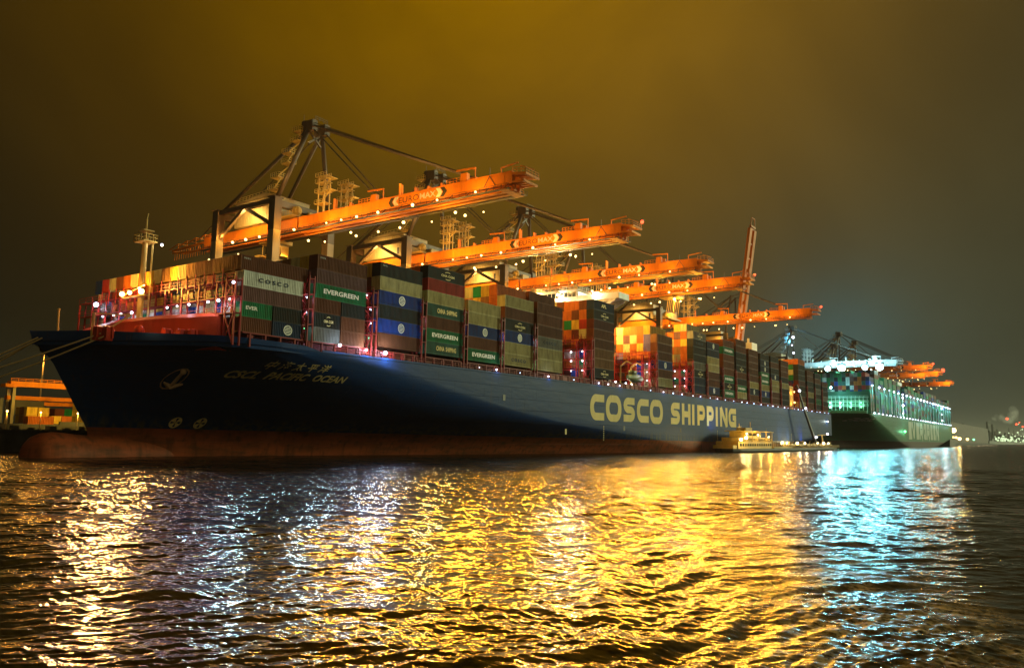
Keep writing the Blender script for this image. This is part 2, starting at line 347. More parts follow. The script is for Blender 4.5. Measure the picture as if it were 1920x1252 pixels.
def build_bulb(name, m, parent):
    b = MB(); n = 24; prof = [(-18.6, 0), (-18.45, 1.5), (-18.0, 2.45), (-17.2, 3.3), (-16, 3.85), (-14.5, 4.05), (-12.5, 3.95), (-10.5, 3.7), (-8.5, 3.55), (-4, 3.5), (4, 3.3), (14, 2.9)]
    rows = []
    for x, r in prof:
        rows.append([(x, YC+r*.92*math.sin(2*math.pi*i/n), r*math.cos(2*math.pi*i/n)-.0) for i in range(n)])
    vs = [p for r in rows for p in r]; fs = [(j*n+i, j*n+(i+1) % n, (j+1)*n+(i+1) % n, (j+1)*n+i) for j in range(len(rows)-1) for i in range(n)]
    b.add(vs, fs); return b.build(name, m, parent, smooth=True)
# ------------------------------------------------------------------ ship one
M_SHIPGREEN = mat('lifeboat_green', (.25, .33, .14), .5)
ship = thing('container_ship', (0, YC, 0), 'huge navy blue container ship with a red bottom, lettered COSCO SHIPPING along its side', 'container ship')
class Shift:                     # children of a thing whose vertices are given in world metres
    def __init__(s, root): s.r = root; s.l = tuple(-c for c in root.location)
    def b(s, mb, name, m, smooth=False, parent=None):
        if parent is not None: return mb.build(name, m, parent, smooth)
        return mb.build(name, m, s.r, smooth, loc=s.l)
SH = Shift(ship)
hull = build_hull('hull', M_HULL, ship); hull.location = SH.l
bw = build_bulwark('bow_bulwark', M_HULL, ship); bw.location = SH.l
bulb = build_bulb('bulbous_bow', M_HULL, ship); bulb.location = SH.l
# side bulwark + deck edge rail
b = MB()
b.box(16, 376.8, -1.25, -1.12, 18.55, 18.95); b.box(16, 376.8, 57.2, 57.3, 18.55, 18.95)
SH.b(b, 'side_bulwark', M_HULL)
b = MB(); b.rail((17, -1.0, 18.95), (376, -1.0, 18.95), h=.9, step=3.2, t=.07); SH.b(b, 'deck_rail', M_RED)
# coaming and stanchions that carry the outer stacks
b = MB(); b.box(0.5, 372, 3.2, 3.6, 17.5, 20.6); b.box(0.5, 372, 52.4, 52.8, 17.5, 20.6)
for k in range(125):
    x = 1.5+k*3.0
    b.box(x, x+.28, -.35, .0, 18.1, 20.3)
    if k % 4 == 0: b.box(x, x+1.1, .2, .6, 18.1, 20.3)
b.box(0.3, 372, -.2, .5, 20.25, 20.45)
SH.b(b, 'hatch_coaming', M_RED)
# breakwater, a wide V plated wall
b = MB()
P0 = [(-2.6, 46.0), (-5.9, 28), (-5.3, 16.5), (-2.0, 3.4)]
for (xa, ya), (xb, yb) in zip(P0, P0[1:]):
    b.add([(xa, ya, 17.5), (xb, yb, 17.5), (xb, yb, 22.9), (xa, ya, 22.9), (xa+.9, ya, 23.6), (xb+.9, yb, 23.6), (xb+1.1, yb, 17.5), (xa+1.1, ya, 17.5)], [(0, 3, 2, 1), (3, 4, 5, 2), (4, 7, 6, 5)])
b.add([(-2.0, 3.4, 17.5), (-2.0, 3.4, 22.9), (-1.1, 3.4, 23.6), (.2, 3.6, 17.5)], [(0, 3, 2, 1)])
b.add([(-2.6, 46, 17.5), (-2.6, 46, 22.9), (-1.7, 46, 23.6), (-1.5, 46, 17.5)], [(0, 1, 2, 3)])
for y in np.arange(4, 44, 4.0):
    x = float(np.interp(y, [1.5, 16.5, 28, 46], [-2.0, -5.3, -5.9, -2.6])); b.bar((x+1.0, y, 17.6), (x+1.0, y, 23.2), .25)
brk = SH.b(b, 'breakwater', M_BREAK)
# forecastle gear: winches, fairleads, vents, small derricks
for k, (x, y) in enumerate(((-13.5, 17.6), (-12.6, 16.4), (-6.4, 10.3), (-4.9, 8.6), (-3.8, 7.4))):
    w = MB(); w.box(x-.6, x+.6, y-.5, y+.5, 18.5, 20.5)
    for s in (-.45, .45): w.bar((x+s, y-.62, 18.9), (x+s, y-.62, 20.7), .3)
    w.bar((x-.7, y, 20.6), (x+.7, y, 20.6), .45, n=8)
    SH.b(w, 'fairlead', M_BREAK)
for (x, y, r) in ((-10, 20, .9), (-8, 15, 1.25)):
    w = MB(); w.path(arc3 := [(x, y, 18.0), (x, y, 20.1), (x-.3, y-.4, 20.7), (x-1.0, y-.8, 20.7)], r, n=10); SH.b(w, 'deck_vent', M_BREAK, smooth=True)
w = MB(); w.bar((-15.9, 25.5, 18.5), (-16.1, 25.5, 23.6), .35, n=8); w.ball((-16.1, 25.5, 23.7), .25); SH.b(w, 'mooring_light_post', M_RAIL)
w = MB(); w.bar((-13.8, 18.8, 18.5), (-13.8, 18.8, 23.0), .55, n=8); w.bar((-13.6, 18.8, 22.9), (-9.0, 16.6, 23.1), .18); w.bar((-12.2, 18.0, 20.2), (-9.0, 16.6, 23.1), .28); SH.b(w, 'stores_derrick', M_RAIL)
# foremast with its lamps
fm = MB(); fm.bar((-3.4, 24, 17.5), (-3.4, 24, 38.0), 1.15, n=10, w2=.85)
fm.box(-4.6, -2.0, 22.4, 25.6, 37.3, 37.5); fm.box(-4.3, -2.4, 23, 25, 39.3, 39.45); fm.bar((-3.4, 24, 38), (-3.4, 24, 41.5), .35, n=6); fm.bar((-3.4, 24, 41.4), (-3.2, 24, 42.6), .15)
for a_, b_ in (((-4.6, 22.4), (-4.6, 25.6)), ((-4.6, 22.4), (-2.0, 22.4)), ((-2, 22.4), (-2, 25.6)), ((-4.6, 25.6), (-2, 25.6))): fm.rail((*a_, 37.5), (*b_, 37.5), step=.8, t=.09)
for s in (-.35, .35): fm.bar((-2.6+s*.3, 22.9+s, 22), (-2.6+s*.3, 22.9+s, 37), .1)
for z in np.arange(22, 37, .6): fm.bar((-2.7, 22.55, z), (-2.5, 23.25, z), .07)
fm.bar((-3.9, 22.0, 29.5), (-3.9, 29.0, 28.2), .18); fm.box(-4.2, -3.6, 21.5, 29, 27.6, 27.75)
mast = SH.b(fm, 'foremast', M_RAIL)
for (y, z) in ((28.1, 28.25), (25.6, 28.3), (21.9, 28.2)):
    lamp('flood_lamp', (-4.6, y, z), mast, EYY, .42)
    spot((-6.6, y, z+.3), (-60, y-95, 9), 10500, (1.0, .50, .15), 86, .5, mast, 'flood_or_fill_light')
    plight((-5.6, y, z+.4), 330, SODIUM, .4, mast)
for ty, pw in ((5, 26000), (16, 9000), (33, 9000), (44, 11000)): spot((-6.0, 24, 29.5), (.5, ty, 31.5), pw, (1.0, .52, .08), 75, .4, mast, 'flood_or_fill_light')
plight((-13, 22, 21.2), 420, (1.0, .42, .12), .4, mast); plight((-9.5, 9.5, 21.2), 260, (1.0, .42, .12), .4, mast); plight((-12, 36, 21.2), 300, (1.0, .42, .12), .4, mast)  # unseen low lights added to brighten the breakwater and bow deck

lamp('mast_lamp', (-1.5, 21.9, 37.0), mast, EW, .34); plight((-1.5, 21.7, 36.6), 260, (1, .85, .6), .3, mast)
mast.location = SH.l
# anchor in its recess
def on_hull(x, z, off=.06): return (x, hullY(x, z)-off, z)
ax, az = -1.2, 13.2
w = MB()
for k in range(14):
    t0 = 2*math.pi*k/14; t1 = 2*math.pi*(k+1)/14
    q = [on_hull(ax+r*math.cos(t), az+1.3*r*math.sin(t), .05) for (r, t) in ((1.3, t0), (1.3, t1), (1.15, t1), (1.15, t0))]; w.add(q, [(0, 1, 2, 3)])
p = on_hull(ax, az+1.1, .6); q = on_hull(ax+.2, az-1.3, .7); w.bar(p, q, .4); a1 = on_hull(ax-1.1, az-.6, .8); a2 = on_hull(ax+1.35, az-.8, .8)
w.bar(q, a1, .8, w2=.25); w.bar(q, a2, .8, w2=.25); w.ball(p, .5)
SH.b(w, 'anchor', mat('anchor_steel', (.62, .40, .24), .6))
def thr(x, z, r=.95):
    w = MB(); n = 20
    for k in range(n):
        if True:
            t0 = 2*math.pi*k/n; t1 = 2*math.pi*(k+1)/n
            w.add([on_hull(x+a*math.cos(t), z+a*math.sin(t), .07) for a, t in ((r, t0), (r, t1), (r*.8, t1), (r*.8, t0))], [(0, 1, 2, 3)])
            if (k//2) % 5 in (0, 1) or k % 5 == 2: pass
    for t in np.radians([45, 135, 225, 315]):
        w.add([on_hull(x, z, .09)]+[on_hull(x+.8*r*math.cos(t+d), z+.8*r*math.sin(t+d), .09) for d in (-.5, -.17, .17, .5)], [(0, 1, 2), (0, 2, 3), (0, 3, 4)])
    SH.b(w, 'thruster_mark', M_GOLDLET)
thr(4.0, 6.0); thr(8.0, 5.95)
def namefn(x0, x1, zb0, zb1, h):
    return lambda u, v: on_hull(x0+(x1-x0)*u, zb0+(zb1-zb0)*u+h*v, .10)
o = text_on('ship_name', 'CSCL  PACIFIC  OCEAN', namefn(4.2, 23.7, 13.65, 13.65, 1.15), M_GOLDLET, ship, bold=.03, shear=.18); o.location = SH.l
o = text_on('ship_name', '中 海 太 平 洋', namefn(7.6, 19.0, 15.2, 15.2, 1.3), M_GOLDLET, ship, bold=.012, shear=.3); o.location = SH.l
# the big lettering
LX = [('C', 110.5, 118.4), ('O', 119.4, 128.8), ('S', 130.2, 137.5), ('C', 138.9, 147.0), ('O', 147.9, 157.5), ('S', 163.7, 171.0), ('H', 172.7, 180.0), ('I', 181.2, 183.8), ('P', 186.1, 193.2), ('P', 194.9, 201.7), ('I', 203.5, 206.1), ('N', 208.1, 216.0), ('G', 217.1, 225.4)]
w = MB()
for ch, a, c in LX:
    if a == 163.7: SH.b(w, 'hull_lettering', M_CREAMLET); w = MB()
    hh = 7.1 if ch != 'O' else 7.5; z0 = 9.25 if ch != 'O' else 9.05
    for kk, q in stroke_letter(ch, c-a, hh, 2.05): w.add([(a+p[0], -1.23-.004*kk, z0+p[1]) for p in q], [(0, 1, 2, 3)])
SH.b(w, 'hull_lettering', M_CREAMLET)
# draught marks, plate numbers
w = MB()
for x in (118, 205, 300):
    for k in range(7): w.box(x, x+.35, -1.235, -1.215, 3.8+k*.6, 4.1+k*.6)
w.box(97.5, 98.3, -1.24, -1.215, 5.2, 6.6); SH.b(w, 'draught_mark', M_GOLDLET)
# fender recesses
for x, z in ((70, 12.6), (130, 6.6), (171, 6.7), (262, 8.2)):
    w = MB(); w.box(x, x+1.0, -1.25, -1.21, z, z+1.4); SH.b(w, 'pilot_door', M_DARK)
# deck lamps
dl = [(20, 20.2, 2), (26.5, 20.0, 9), (31.5, 19.9, 9)] + [(x, 19.5, 1) for x in (61.1, 67.5, 77.0, 89.5, 102, 115.5, 121, 128)] + [(x+random.uniform(-1.5, 1.5), 19.35, .8) for x in np.arange(150, 372, 8.2)]
for k, (x, z, p) in enumerate(dl):
    o = lamp('deck_lamp', (x, -1.1-YC, z), ship, EB if k % 3 else EW, .17 if p < 2 else .3, hood=False)
    if p > 1: plight((x, -1.7-YC, z), 260*p, (.55, .7, 1), .3, o); o.children[0].location = (0, -.5, 0)
    elif k % 2 == 0: plight((0, -.5, 0), 90, (.55, .7, 1.), .25, o)
for x, z, e, pw in ((366.7, 14.8, EW, 500),):
    o = lamp('stern_lamp', (x, -1.6-YC, z), ship, e, .55); plight((0, -.8, 0), pw, (.8, .95, .9), .4, o)
# bays -------------------------------------------------------------
BAYS = [  # x0, base, tier height, near column bottom->top, inner extra tiers
 (0.0, 20.45, 2.5, 'brown green mauve white brown', 0), (15.0, 20.5, 2.6, 'grey dark brown green mauve brown', 0), (30.6, 21.2, 2.75, 'brown blue dark blue cream dark', 0),
 (44.5, 21.2, 2.64, 'teal green brown teal cream red dark', 0), (58.1, 21.0, 2.7, 'green brown blue cream cream', 0), (72.0, 21.1, 2.77, 'cream cream blue dark brown cream', 1),
 (85.8, 20.95, 2.86, 'cream cream grey brown brown brown', 1), (114.6, 21.1, 2.75, 'dark tan tan brown brown maroon dark navy', 0),
 (156.2, 21.2, 2.82, 'cream brown blue brown brown tan', 1), (186.3, 20.85, 2.72, 'navy navy dark grey dark dark dark grey', 1),
 (199.6, 21.0, 2.76, 'navy brown brown cream cream navy navy', 0), (216.0, 20.8, 2.76, 'green dark green brown brown brown green brown', 0),
 (230.4, 20.9, 2.64, 'cream green dark brown dark dark dark brown brown', 0), (245.6, 20.4, 2.72, 'brown navy cream brown brown brown brown brown', 0),
 (260.9, 20.3, 2.68, 'dark blue cream green green navy navy dark', 0), (275.3, 20.6, 2.66, 'brown brown cream cream navy dark brown dark', 0), (290.4, 20.4, 2.62, 'dark dark dark cream dark brown brown brown', 0),
 (319.2, 20.8, 2.62, 'cream brown dark dark maroon dark dark dark orange', 0), (335.0, 20.9, 2.72, 'brown dark cream dark dark brown brown', 0), (350.0, 20.7, 2.7, 'dark green dark grey dark brown dark', 0), (364.5, 20.5, 2.6, 'brown dark grey dark dark brown', 0)]
CW = 2.46; CL = 12.05
def container_mesh(key, x45=0.0):
    """long box with corner posts, rails, ribbed sides and a door end towards -X; origin at the bottom centre of the near face's left edge"""
    L, Wd, H = 12.05*key, 2.37, 1.0
    b = MB(); e = .12; n = int(34*key)
    for yy, s in ((0, 1), (Wd, -1)):
        vs = []; fs = []; dx = (L-2*e)/n
        for i in range(n):
            x = e+i*dx
            for (fx, d) in ((0, .035), (.30, .035), (.5, .10), (.8, .10)): vs += [(x+fx*dx, yy+s*d, .05), (x+fx*dx, yy+s*d, .945)]
        vs += [(L-e, yy+s*.035, .05), (L-e, yy+s*.035, .945)]
        for i in range(len(vs)//2-1):
            f = (2*i, 2*i+2, 2*i+3, 2*i+1); fs.append(f if s > 0 else f[::-1])
        b.add(vs, fs)
        y0, y1 = (yy, yy+s*.14) if s > 0 else (yy+s*.14, yy)
        b.box(0, e, y0, y1, 0, H); b.box(L-e, L, y0, y1, 0, H); b.box(e, L-e, y0, y1, 0, .055); b.box(e, L-e, y0, y1, .945, .995)
    b.box(.05, L-.05, .1, Wd-.1, .97, .985); b.box(.05, L-.05, .1, Wd-.1, .02, .04)
    b.box(L-.1, L-.05, .1, Wd-.1, .03, .97); b.box(.04, .09, .1, Wd-.1, .03, .97)
    b.box(0, .12, .14, Wd-.14, 0, .06); b.box(0, .12, .14, Wd-.14, .94, .995)
    return b.mesh('container', list(CM.values())[0])
def door_mesh():
    b = MB(); Wd = 2.4
    b.box(.005, .035, .15, Wd/2-.02, .07, .93); b.box(.005, .035, Wd/2+.02, Wd-.15, .07, .93)
    for y in (.42, .86, 1.54, 1.98): b.bar((-.03, y, .05), (-.03, y, .95), .045, .045)
    for y in (.64, 1.76): b.box(-.05, .0, y-.22, y+.22, .42, .44)
    for z in (.2, .4, .6, .8): b.box(-.008, .004, .2, 2.2, z, z+.012)
    return b.mesh('door', list(CM.values())[0])
M_C40, M_C20 = container_mesh(1.0), container_mesh(.485); M_C45 = container_mesh(1.12); M_DOOR = door_mesh()
_ord = ['lowest', 'second', 'third', 'fourth', 'fifth', 'sixth', 'seventh', 'eighth', 'ninth', 'tenth']
_nth = ['first', 'second', 'third', 'fourth', 'fifth', 'sixth', 'seventh', 'eighth', 'ninth', 'tenth', 'eleventh', 'twelfth', 'thirteenth', 'fourteenth', 'fifteenth', 'sixteenth', 'seventeenth', 'eighteenth', 'nineteenth', 'twentieth', 'twenty-first']
CN = dict(brown='brown', maroon='dark red', tan='tan', orange='orange', red='red', cream='cream', white='white', yellow='yellow', grey='grey', blue='blue', navy='navy', dark='charcoal', green='green', teal='sea green', mauve='mauve brown', violet='violet')
DONE = set()
def container(x, y, z, h, colr, label, me=None, door=False, grp='containers stacked on the blue ship'):
    o = bpy.data.objects.new('container', me or M_C40); o.location = (x, y, z); o.scale = (1, 1, h-.03); link(o)
    o.material_slots[0].link = 'OBJECT'; o.material_slots[0].material = CM[colr]
    tag(o, label, 'container', grp)
    if door:
        d = bpy.data.objects.new('door', M_DOOR); link(d, o); d.material_slots[0].link = 'OBJECT'; d.material_slots[0].material = CM[colr]
    return o
def logo(o, kind, L=12.05):
    """painted marks on the near long side, in the container's own frame (height is 1)"""
    def T(s, x0, x1, z0, z1, m, bold=.012, shear=0): text_face('lettering', s, x0*L, x1*L, z0, z1, -.012, m, o, bold, shear)
    if kind == 'COSCO': T('C O S C O', .24, .74, .38, .66, CM['navy'], .03)
    elif kind == 'EVERGREEN': T('EVERGREEN', .14, .84, .36, .70, M_WHITE, .03)
    elif kind == 'CHINA': T('CHINA  SHIPPING', .26, .80, .32, .70, M_CREAMLET, .03)
    elif kind == 'CMA':
        T('CMA CGM', .34, .70, .36, .56, M_GOLDLET, .03)
        w = MB()
        for s, a0 in ((1, 60), (-1, 240)):
            p = arc(.52*L, .47, .12*L, .34, a0, a0+70, 6)
            for i in range(6): w.add([(p[i][0], -.012, p[i][1]), (p[i+1][0], -.012, p[i+1][1]), (p[i+1][0], -.012, p[i+1][1]-s*.05), (p[i][0], -.012, p[i][1]-s*.05)], [(0, 1, 2, 3)])
        w.build('emblem', M_GOLDLET, o)
    elif kind == 'ring':
        w = MB(); c = .52*L
        for k in range(24):
            t0 = 2*math.pi*k/24; t1 = 2*math.pi*(k+1)/24
            w.add([(c+r*math.cos(t), -.012, .5+r*math.sin(t)/2.6) for r, t in ((.9, t0), (.9, t1), (.74, t1), (.74, t0))], [(0, 1, 2, 3)])
        for k in range(5):
            y = -.5+k*.25; hw = math.sqrt(max(.01, .66**2-y*y))
            w.add([(c-hw, -.012, .5+(y-.06)/2.6), (c+hw, -.012, .5+(y-.06)/2.6), (c+hw, -.012, .5+(y+.06)/2.6), (c-hw, -.012, .5+(y+.06)/2.6)], [(0, 1, 2, 3)])
        w.build('emblem', M_WHITE, o)
    elif kind == 'APL': T('APL', .36, .60, .35, .70, M_CREAMLET, .03)
    elif kind == 'small': [text_face('lettering', c_, .05*L+i_*.34, .05*L+i_*.34+.2, .74, .84, -.012, M_WHITE, o) for i_, c_ in enumerate('OOCL')]
    elif kind == 'EVER': T('EVER', .12, .50, .48, .72, M_WHITE, .03)
LOGO = {(0, 3): 'COSCO', (1, 3): 'EVERGREEN', (2, 1): 'ring', (2, 3): 'ring', (3, 0): 'CHINA', (3, 1): 'EVERGREEN', (3, 3): 'CHINA', (3, 6): 'CMA', (4, 0): 'EVERGREEN', (4, 2): 'ring', (5, 0): 'COSCO', (5, 2): 'ring', (5, 3): 'CMA',
        (6, 2): 'COSCO', (7, 0): 'CMA', (7, 6): 'CMA', (7, 7): 'APL', (8, 2): 'ring', (9, 2): 'CMA', (9, 6): 'COSCO', (9, 7): 'CMA', (11, 0): 'EVERGREEN', (11, 1): 'CMA', (11, 2): 'EVERGREEN', (11, 6): 'EVERGREEN', (12, 1): 'EVERGREEN', (12, 4): 'CMA',
        (13, 1): 'ring', (14, 1): 'ring', (14, 3): 'EVERGREEN', (14, 4): 'EVERGREEN', (14, 5): 'ring', (14, 6): 'ring', (15, 4): 'ring', (10, 0): 'ring', (10, 6): 'ring', (0, 4): 'small', (2, 5): 'small', (1, 5): 'small'}
LNAME = {'COSCO': 'lettered COSCO', 'EVERGREEN': 'lettered EVERGREEN', 'CHINA': 'lettered CHINA SHIPPING', 'CMA': 'lettered CMA CGM', 'ring': 'with round emblem', 'APL': 'lettered APL', 'small': 'lettered OOCL'}
BAYS.sort()
for bi, (x0, base, h, cols, extra) in enumerate(BAYS):
    cols = cols.split(); n = len(cols)
    for t, c in enumerate(cols):
        z = base+t*h; kd = LOGO.get((bi, t))
        pos = 'topmost' if t == n-1 else _ord[t]
        if bi == 0 and t < 2 or bi == 1 and t < 3:
            pr = {(0, 0): ('brown', 'navy'), (0, 1): ('green', 'dark'), (1, 0): ('grey', 'brown'), (1, 1): ('dark', 'brown'), (1, 2): ('brown', 'dark')}[(bi, t)]
            for k, cc in enumerate(pr):
                o = container(x0+k*6.15, 0, z, h, cc, f'short {CN[cc]} container, {_ord[t]} tier at the ship side, {("forward","aft")[k]} half of the {_nth[bi]} stack', M_C20)
                if (bi, t, k) == (0, 0, 1): logo(o, 'ring', 6.0)
                if (bi, t, k) == (0, 1, 0): logo(o, 'EVER', 6.0)
                if (bi, t, k) == (1, 1, 0): logo(o, 'CMA', 6.0)
        else:
            big = (bi == 0 and t == 4)
            o = container(x0-(.7 if big else 0), 0, z, h, c, f'{CN[c]} container {LNAME[kd]+", " if kd else ""}{pos} tier at the ship side, {_nth[bi]} stack from bow', M_C45 if big else None, door=bi in (0, 7, 8, 9))
            if kd: logo(o, kd)
        DONE.add((bi, 0, t))
# the rows of container ends that face the bow
def row(bi, t, first, cols, grp):
    x0, base, h, _, _ = BAYS[bi]; big = (bi == 0 and t == 4)
    for k, c in enumerate(cols.split()):
        j = first+k
        lb = f'{CN[c]} container end, {_nth[j]} column from near side, {_ord[t]} tier, {_nth[bi]} stack from bow'
        container(x0-(.7 if big else 0), j*2.53 if bi == 0 else j*CW, base+t*h, h, c, lb, M_C45 if big else None, door=True, grp=grp)
        DONE.add((bi, j, t))
G = 'container ends facing the bow'
row(0, 4, 1, 'tan tan brown brown tan cream yellow tan cream yellow orange cream orange brown cream red navy', G)
row(0, 3, 1, 'brown navy red brown brown brown navy brown maroon tan brown maroon brown orange brown violet white', G)
row(0, 2, 1, 'cream teal cream orange grey cream cream dark yellow cream grey orange tan brown orange dark grey', G)
row(0, 1, 1, 'white blue cream white blue grey white cream blue white green white grey blue white maroon cream', G)
row(5, 6, 1, 'orange yellow green cream tan', G); row(5, 5, 1, 'orange tan yellow orange', G); row(6, 6, 1, 'brown orange orange tan', G)
row(7, 7, 1, 'brown orange orange brown', G); row(7, 6, 1, 'orange brown orange orange', G); row(7, 5, 1, 'red yellow green tan', G); row(7, 4, 1, 'cream maroon orange tan', G); row(7, 3, 1, 'maroon orange brown tan', G); row(7, 2, 1, 'blue grey white tan', G); row(7, 1, 1, 'green tan orange brown', G); row(7, 0, 1, 'tan blue maroon grey', G)
row(8, 6, 1, 'yellow orange orange orange cream', G); row(8, 5, 1, 'violet orange cream mauve cream', G); row(8, 4, 1, 'violet yellow orange cream orange', G); row(8, 3, 1, 'orange orange orange tan violet', G); row(8, 2, 1, 'grey blue orange', G); row(8, 1, 1, 'cream blue tan', G); row(8, 0, 1, 'cream mauve tan', G)
row(9, 8, 1, 'cream yellow', G); row(9, 7, 1, 'orange mauve orange', G); row(9, 6, 1, 'yellow orange cream', G); row(9, 5, 1, 'orange tan orange', G); row(9, 4, 1, 'orange grey', G); row(9, 3, 1, 'orange tan', G)
row(1, 5, 1, 'yellow cream tan', G); row(2, 5, 1, 'yellow cream', G); row(3, 6, 1, 'orange cream', G); row(17, 8, 1, 'orange orange yellow', G)
# everything stacked behind those, one mass
FK = list(CM)
def simple_box(b, x, y, z, L, Wd, H, mi):
    b.box(x, x+L, y+.04, y+Wd-.04, z, z+H-.05, mi)
mass = MB(); pool = ['brown', 'brown', 'maroon', 'tan', 'cream', 'blue', 'navy', 'dark', 'green', 'grey', 'orange', 'brown', 'mauve']
for bi, (x0, base, h, cols, extra) in enumerate(BAYS):
    n0 = len(cols.split())
    W_ = 2.53 if bi == 0 else CW
    for j in range(1, 18 if bi == 0 else 23):
        n = n0+(extra if 1 <= j < 20 else 0)
        if bi == 9: n = n0+(1 if j in (1, 2) else 0)
        if j > 3 and bi: n = max(3, n-(0 if rng.random() > .12 else 1))
        for t in range(n):
            if (bi, j, t) in DONE: continue
            if bi == 8 and j >= 4 and t < 3: continue
            simple_box(mass, x0, j*W_, base+t*h, CL, W_, h, FK.index(random.choice(pool)))
o = mass.build('stacked_containers', list(CM.values())); tag(o, 'inner rows of stacked containers filling the deck of the blue ship', 'containers', kind='stuff')
# lashing bridges in the gaps between stacks
def lashing_bridge(x, ztop, full=True):
    b = MB(); ys = [-.55, 1.9]+([4.4+4.92*k for k in range(10)] if full else [6.8, 11.7])
    lv = [z for z in (23.2, 25.9, 28.5, 31.2) if z <= ztop+.2]
    for y in ys:
        for dx in (0, 1.15): b.box(x+dx, x+dx+.22, y, y+.3, 18.1, ztop+(.0 if y > 2 else .6))
    y1 = ys[-1]+.3
    for z in lv:
        b.box(x, x+1.35, -.6, y1, z, z+.12)
        b.rail((x, -.6, z+.1), (x, y1, z+.1), h=1.0, step=2.46, t=.07)
    for za, zb in zip([18.3]+lv, lv):
        b.bar((x, -.4, za), (x, 2.0, zb), .12); b.bar((x, 2.0, za), (x, -.4, zb), .12)
    if full:
        for k in range(16):
            y = 3+k*2.5; z = lv[-1]
            b.bar((x-.05, y, z-.8), (x-.05, y, z+1.9), .13)
            if k % 2 == 0: b.bar((x+.0, y, z), (x+.9, y+1.6, z+2.5), .09)
    return b
gapx = [(-1.75, 28.4), (12.9, 31.2), (28.4, 31.2), (42.5, 31.2), (56.2, 31.2), (70.0, 31.2), (84.0, 31.2), (112.7, 31.2), (154.3, 31.2), (184.2, 31.2), (197.6, 31.2), (213.8, 31.2), (228.3, 31.2), (243.4, 31.2), (258.6, 31.2), (273.3, 31.2), (288.2, 31.2), (317.0, 31.2), (332.6, 31.2), (347.7, 31.2), (362.3, 31.2)]
for k, (x, zt) in enumerate(gapx):
    o = SH.b(lashing_bridge(x, zt, full=x in (-1.75, 112.7, 154.3, 184.2, 317.0)), 'lashing_bridge', M_RED)
    def bl(y, z, r, w, em=EW, col=COOL, dx=-.35):
        l = lamp('bridge_lamp', (x+dx, y, z), o, em, r, hood=False)
        if w: plight((-.5, -.15, -.45), w, col, .2, l)
    if k in (0, 1, 2, 3, 5):
        s_ = spot((0, 0, 0), (-60-x, -88, -27), (4600, 3800, 3800, 0, 3500, 0, 2600)[k], ((.55, .85, 1), (.6, .85, 1), (1, .7, .35), 0, (.6, .8, 1))[min(k, 4)] if k != 3 else (1, .7, .3), 55, .4, ship, 'bridge_reflection_spot'); s_.location = (x+.3, -1.6-YC, 27.7)  # spots added beside the bridge lamps to colour the water reflections
        if k == 3: s_.data.energy = 5000
    if k == 0:
        for y in (38.9, 35.1, 32.6, 29.0, 25.5, 17.8, 14.8, 11.4, 6.1, 3.3, .3): bl(y, 25.4, .2, 170, EW, (.85, .80, 1.0))
        bl(41.8, 27.9, .35, 500, EB, (.6, .75, 1)); bl(-.4, 28.0, .2, 30)
    elif k < 7:
        bl(.7, 28.1, .22, 90, EB, COOL, .6)
        if k in (1, 2): bl(1.6, 30.9, .12, 60, EW, (1, .7, .75), .4); bl(.2, 25.4, .2, 90, EB, (.5, .7, 1), .5)
        bl(.9, 22.6, .1, 40, EG, (.4, 1, .8), .6)
    elif k in (7, 8, 9):
        for z in (22.9, 25.6, 28.2):
            for y in ((2.4, 6.0) if k != 8 else (2.6, 6.4)): bl(y, z, .2, 150, EW, (.9, .8, .95))
    elif k == 17:
        for z in (22.9, 28.0): bl(1.5, z, .3, 150, EY, SODIUM)
# deckhouse with bridge
dh = MB(); dh.box(132.5, 147.5, 12, 44, 17.6, 45.8); 
for z in np.arange(21, 45, 3.1): dh.box(132.3, 147.7, 11.8, 44.2, z, z+.15)
house = SH.b(dh, 'deckhouse', M_WHITE)
w = MB()
for z in np.arange(22.2, 44, 3.1):
    for y in np.arange(13.5, 43, 2.6): w.box(132.44, 132.5, y, y+.9, z, z+.8)
    for x in np.arange(134, 146, 2.6): w.box(x, x+.9, 11.94, 12.0, z, z+.8)
w.build('window', M_GLASS, house)
w = MB(); w.box(130.9, 137.6, .6, 55.4, 46.0, 46.4); w.box(130.9, 131.05, .6, 55.4, 46.4, 47.9); w.box(137.45, 137.6, .6, 55.4, 46.4, 47.9); w.box(130.9, 137.6, .6, .75, 46.4, 47.9); w.box(130.9, 137.6, 55.25, 55.4, 46.4, 47.9)
for x in (131.4, 137.0):
    for s, y0 in ((1, 2.0), (-1, 54.0)): w.bar((x, y0, 46.0), (x, y0+s*10.2, 41.0), .7, .9); w.bar((x, y0, 45.7), (x, y0+s*10, 45.7), .6, .6)
w.rail((131, .7, 47.9), (131, 55.3, 47.9), h=.5, step=2.2, t=.08)
wing = SH.b(w, 'bridge_wing', M_WHITE)
w = MB(); w.box(130.6, 139.5, 15, 41, 46.4, 49.7); w.box(130.2, 140, 14.5, 41.5, 49.7, 49.95); w.rail((130.4, 14.6, 49.95), (130.4, 41.4, 49.95), step=1.3, t=.09); w.rail((130.4, 14.6, 49.95), (140, 14.6, 49.95), step=1.3, t=.09)
wh = SH.b(w, 'wheelhouse', M_WHITE)
w = MB()
for k in range(17): w.box(130.53, 130.58, 15.4+k*1.5, 16.6+k*1.5, 47.7, 49.2)
for k in range(5): w.box(131.4+k*1.6, 132.6+k*1.6, 14.93, 14.98, 47.7, 49.2)
w.build('window', M_GLASS, wh)
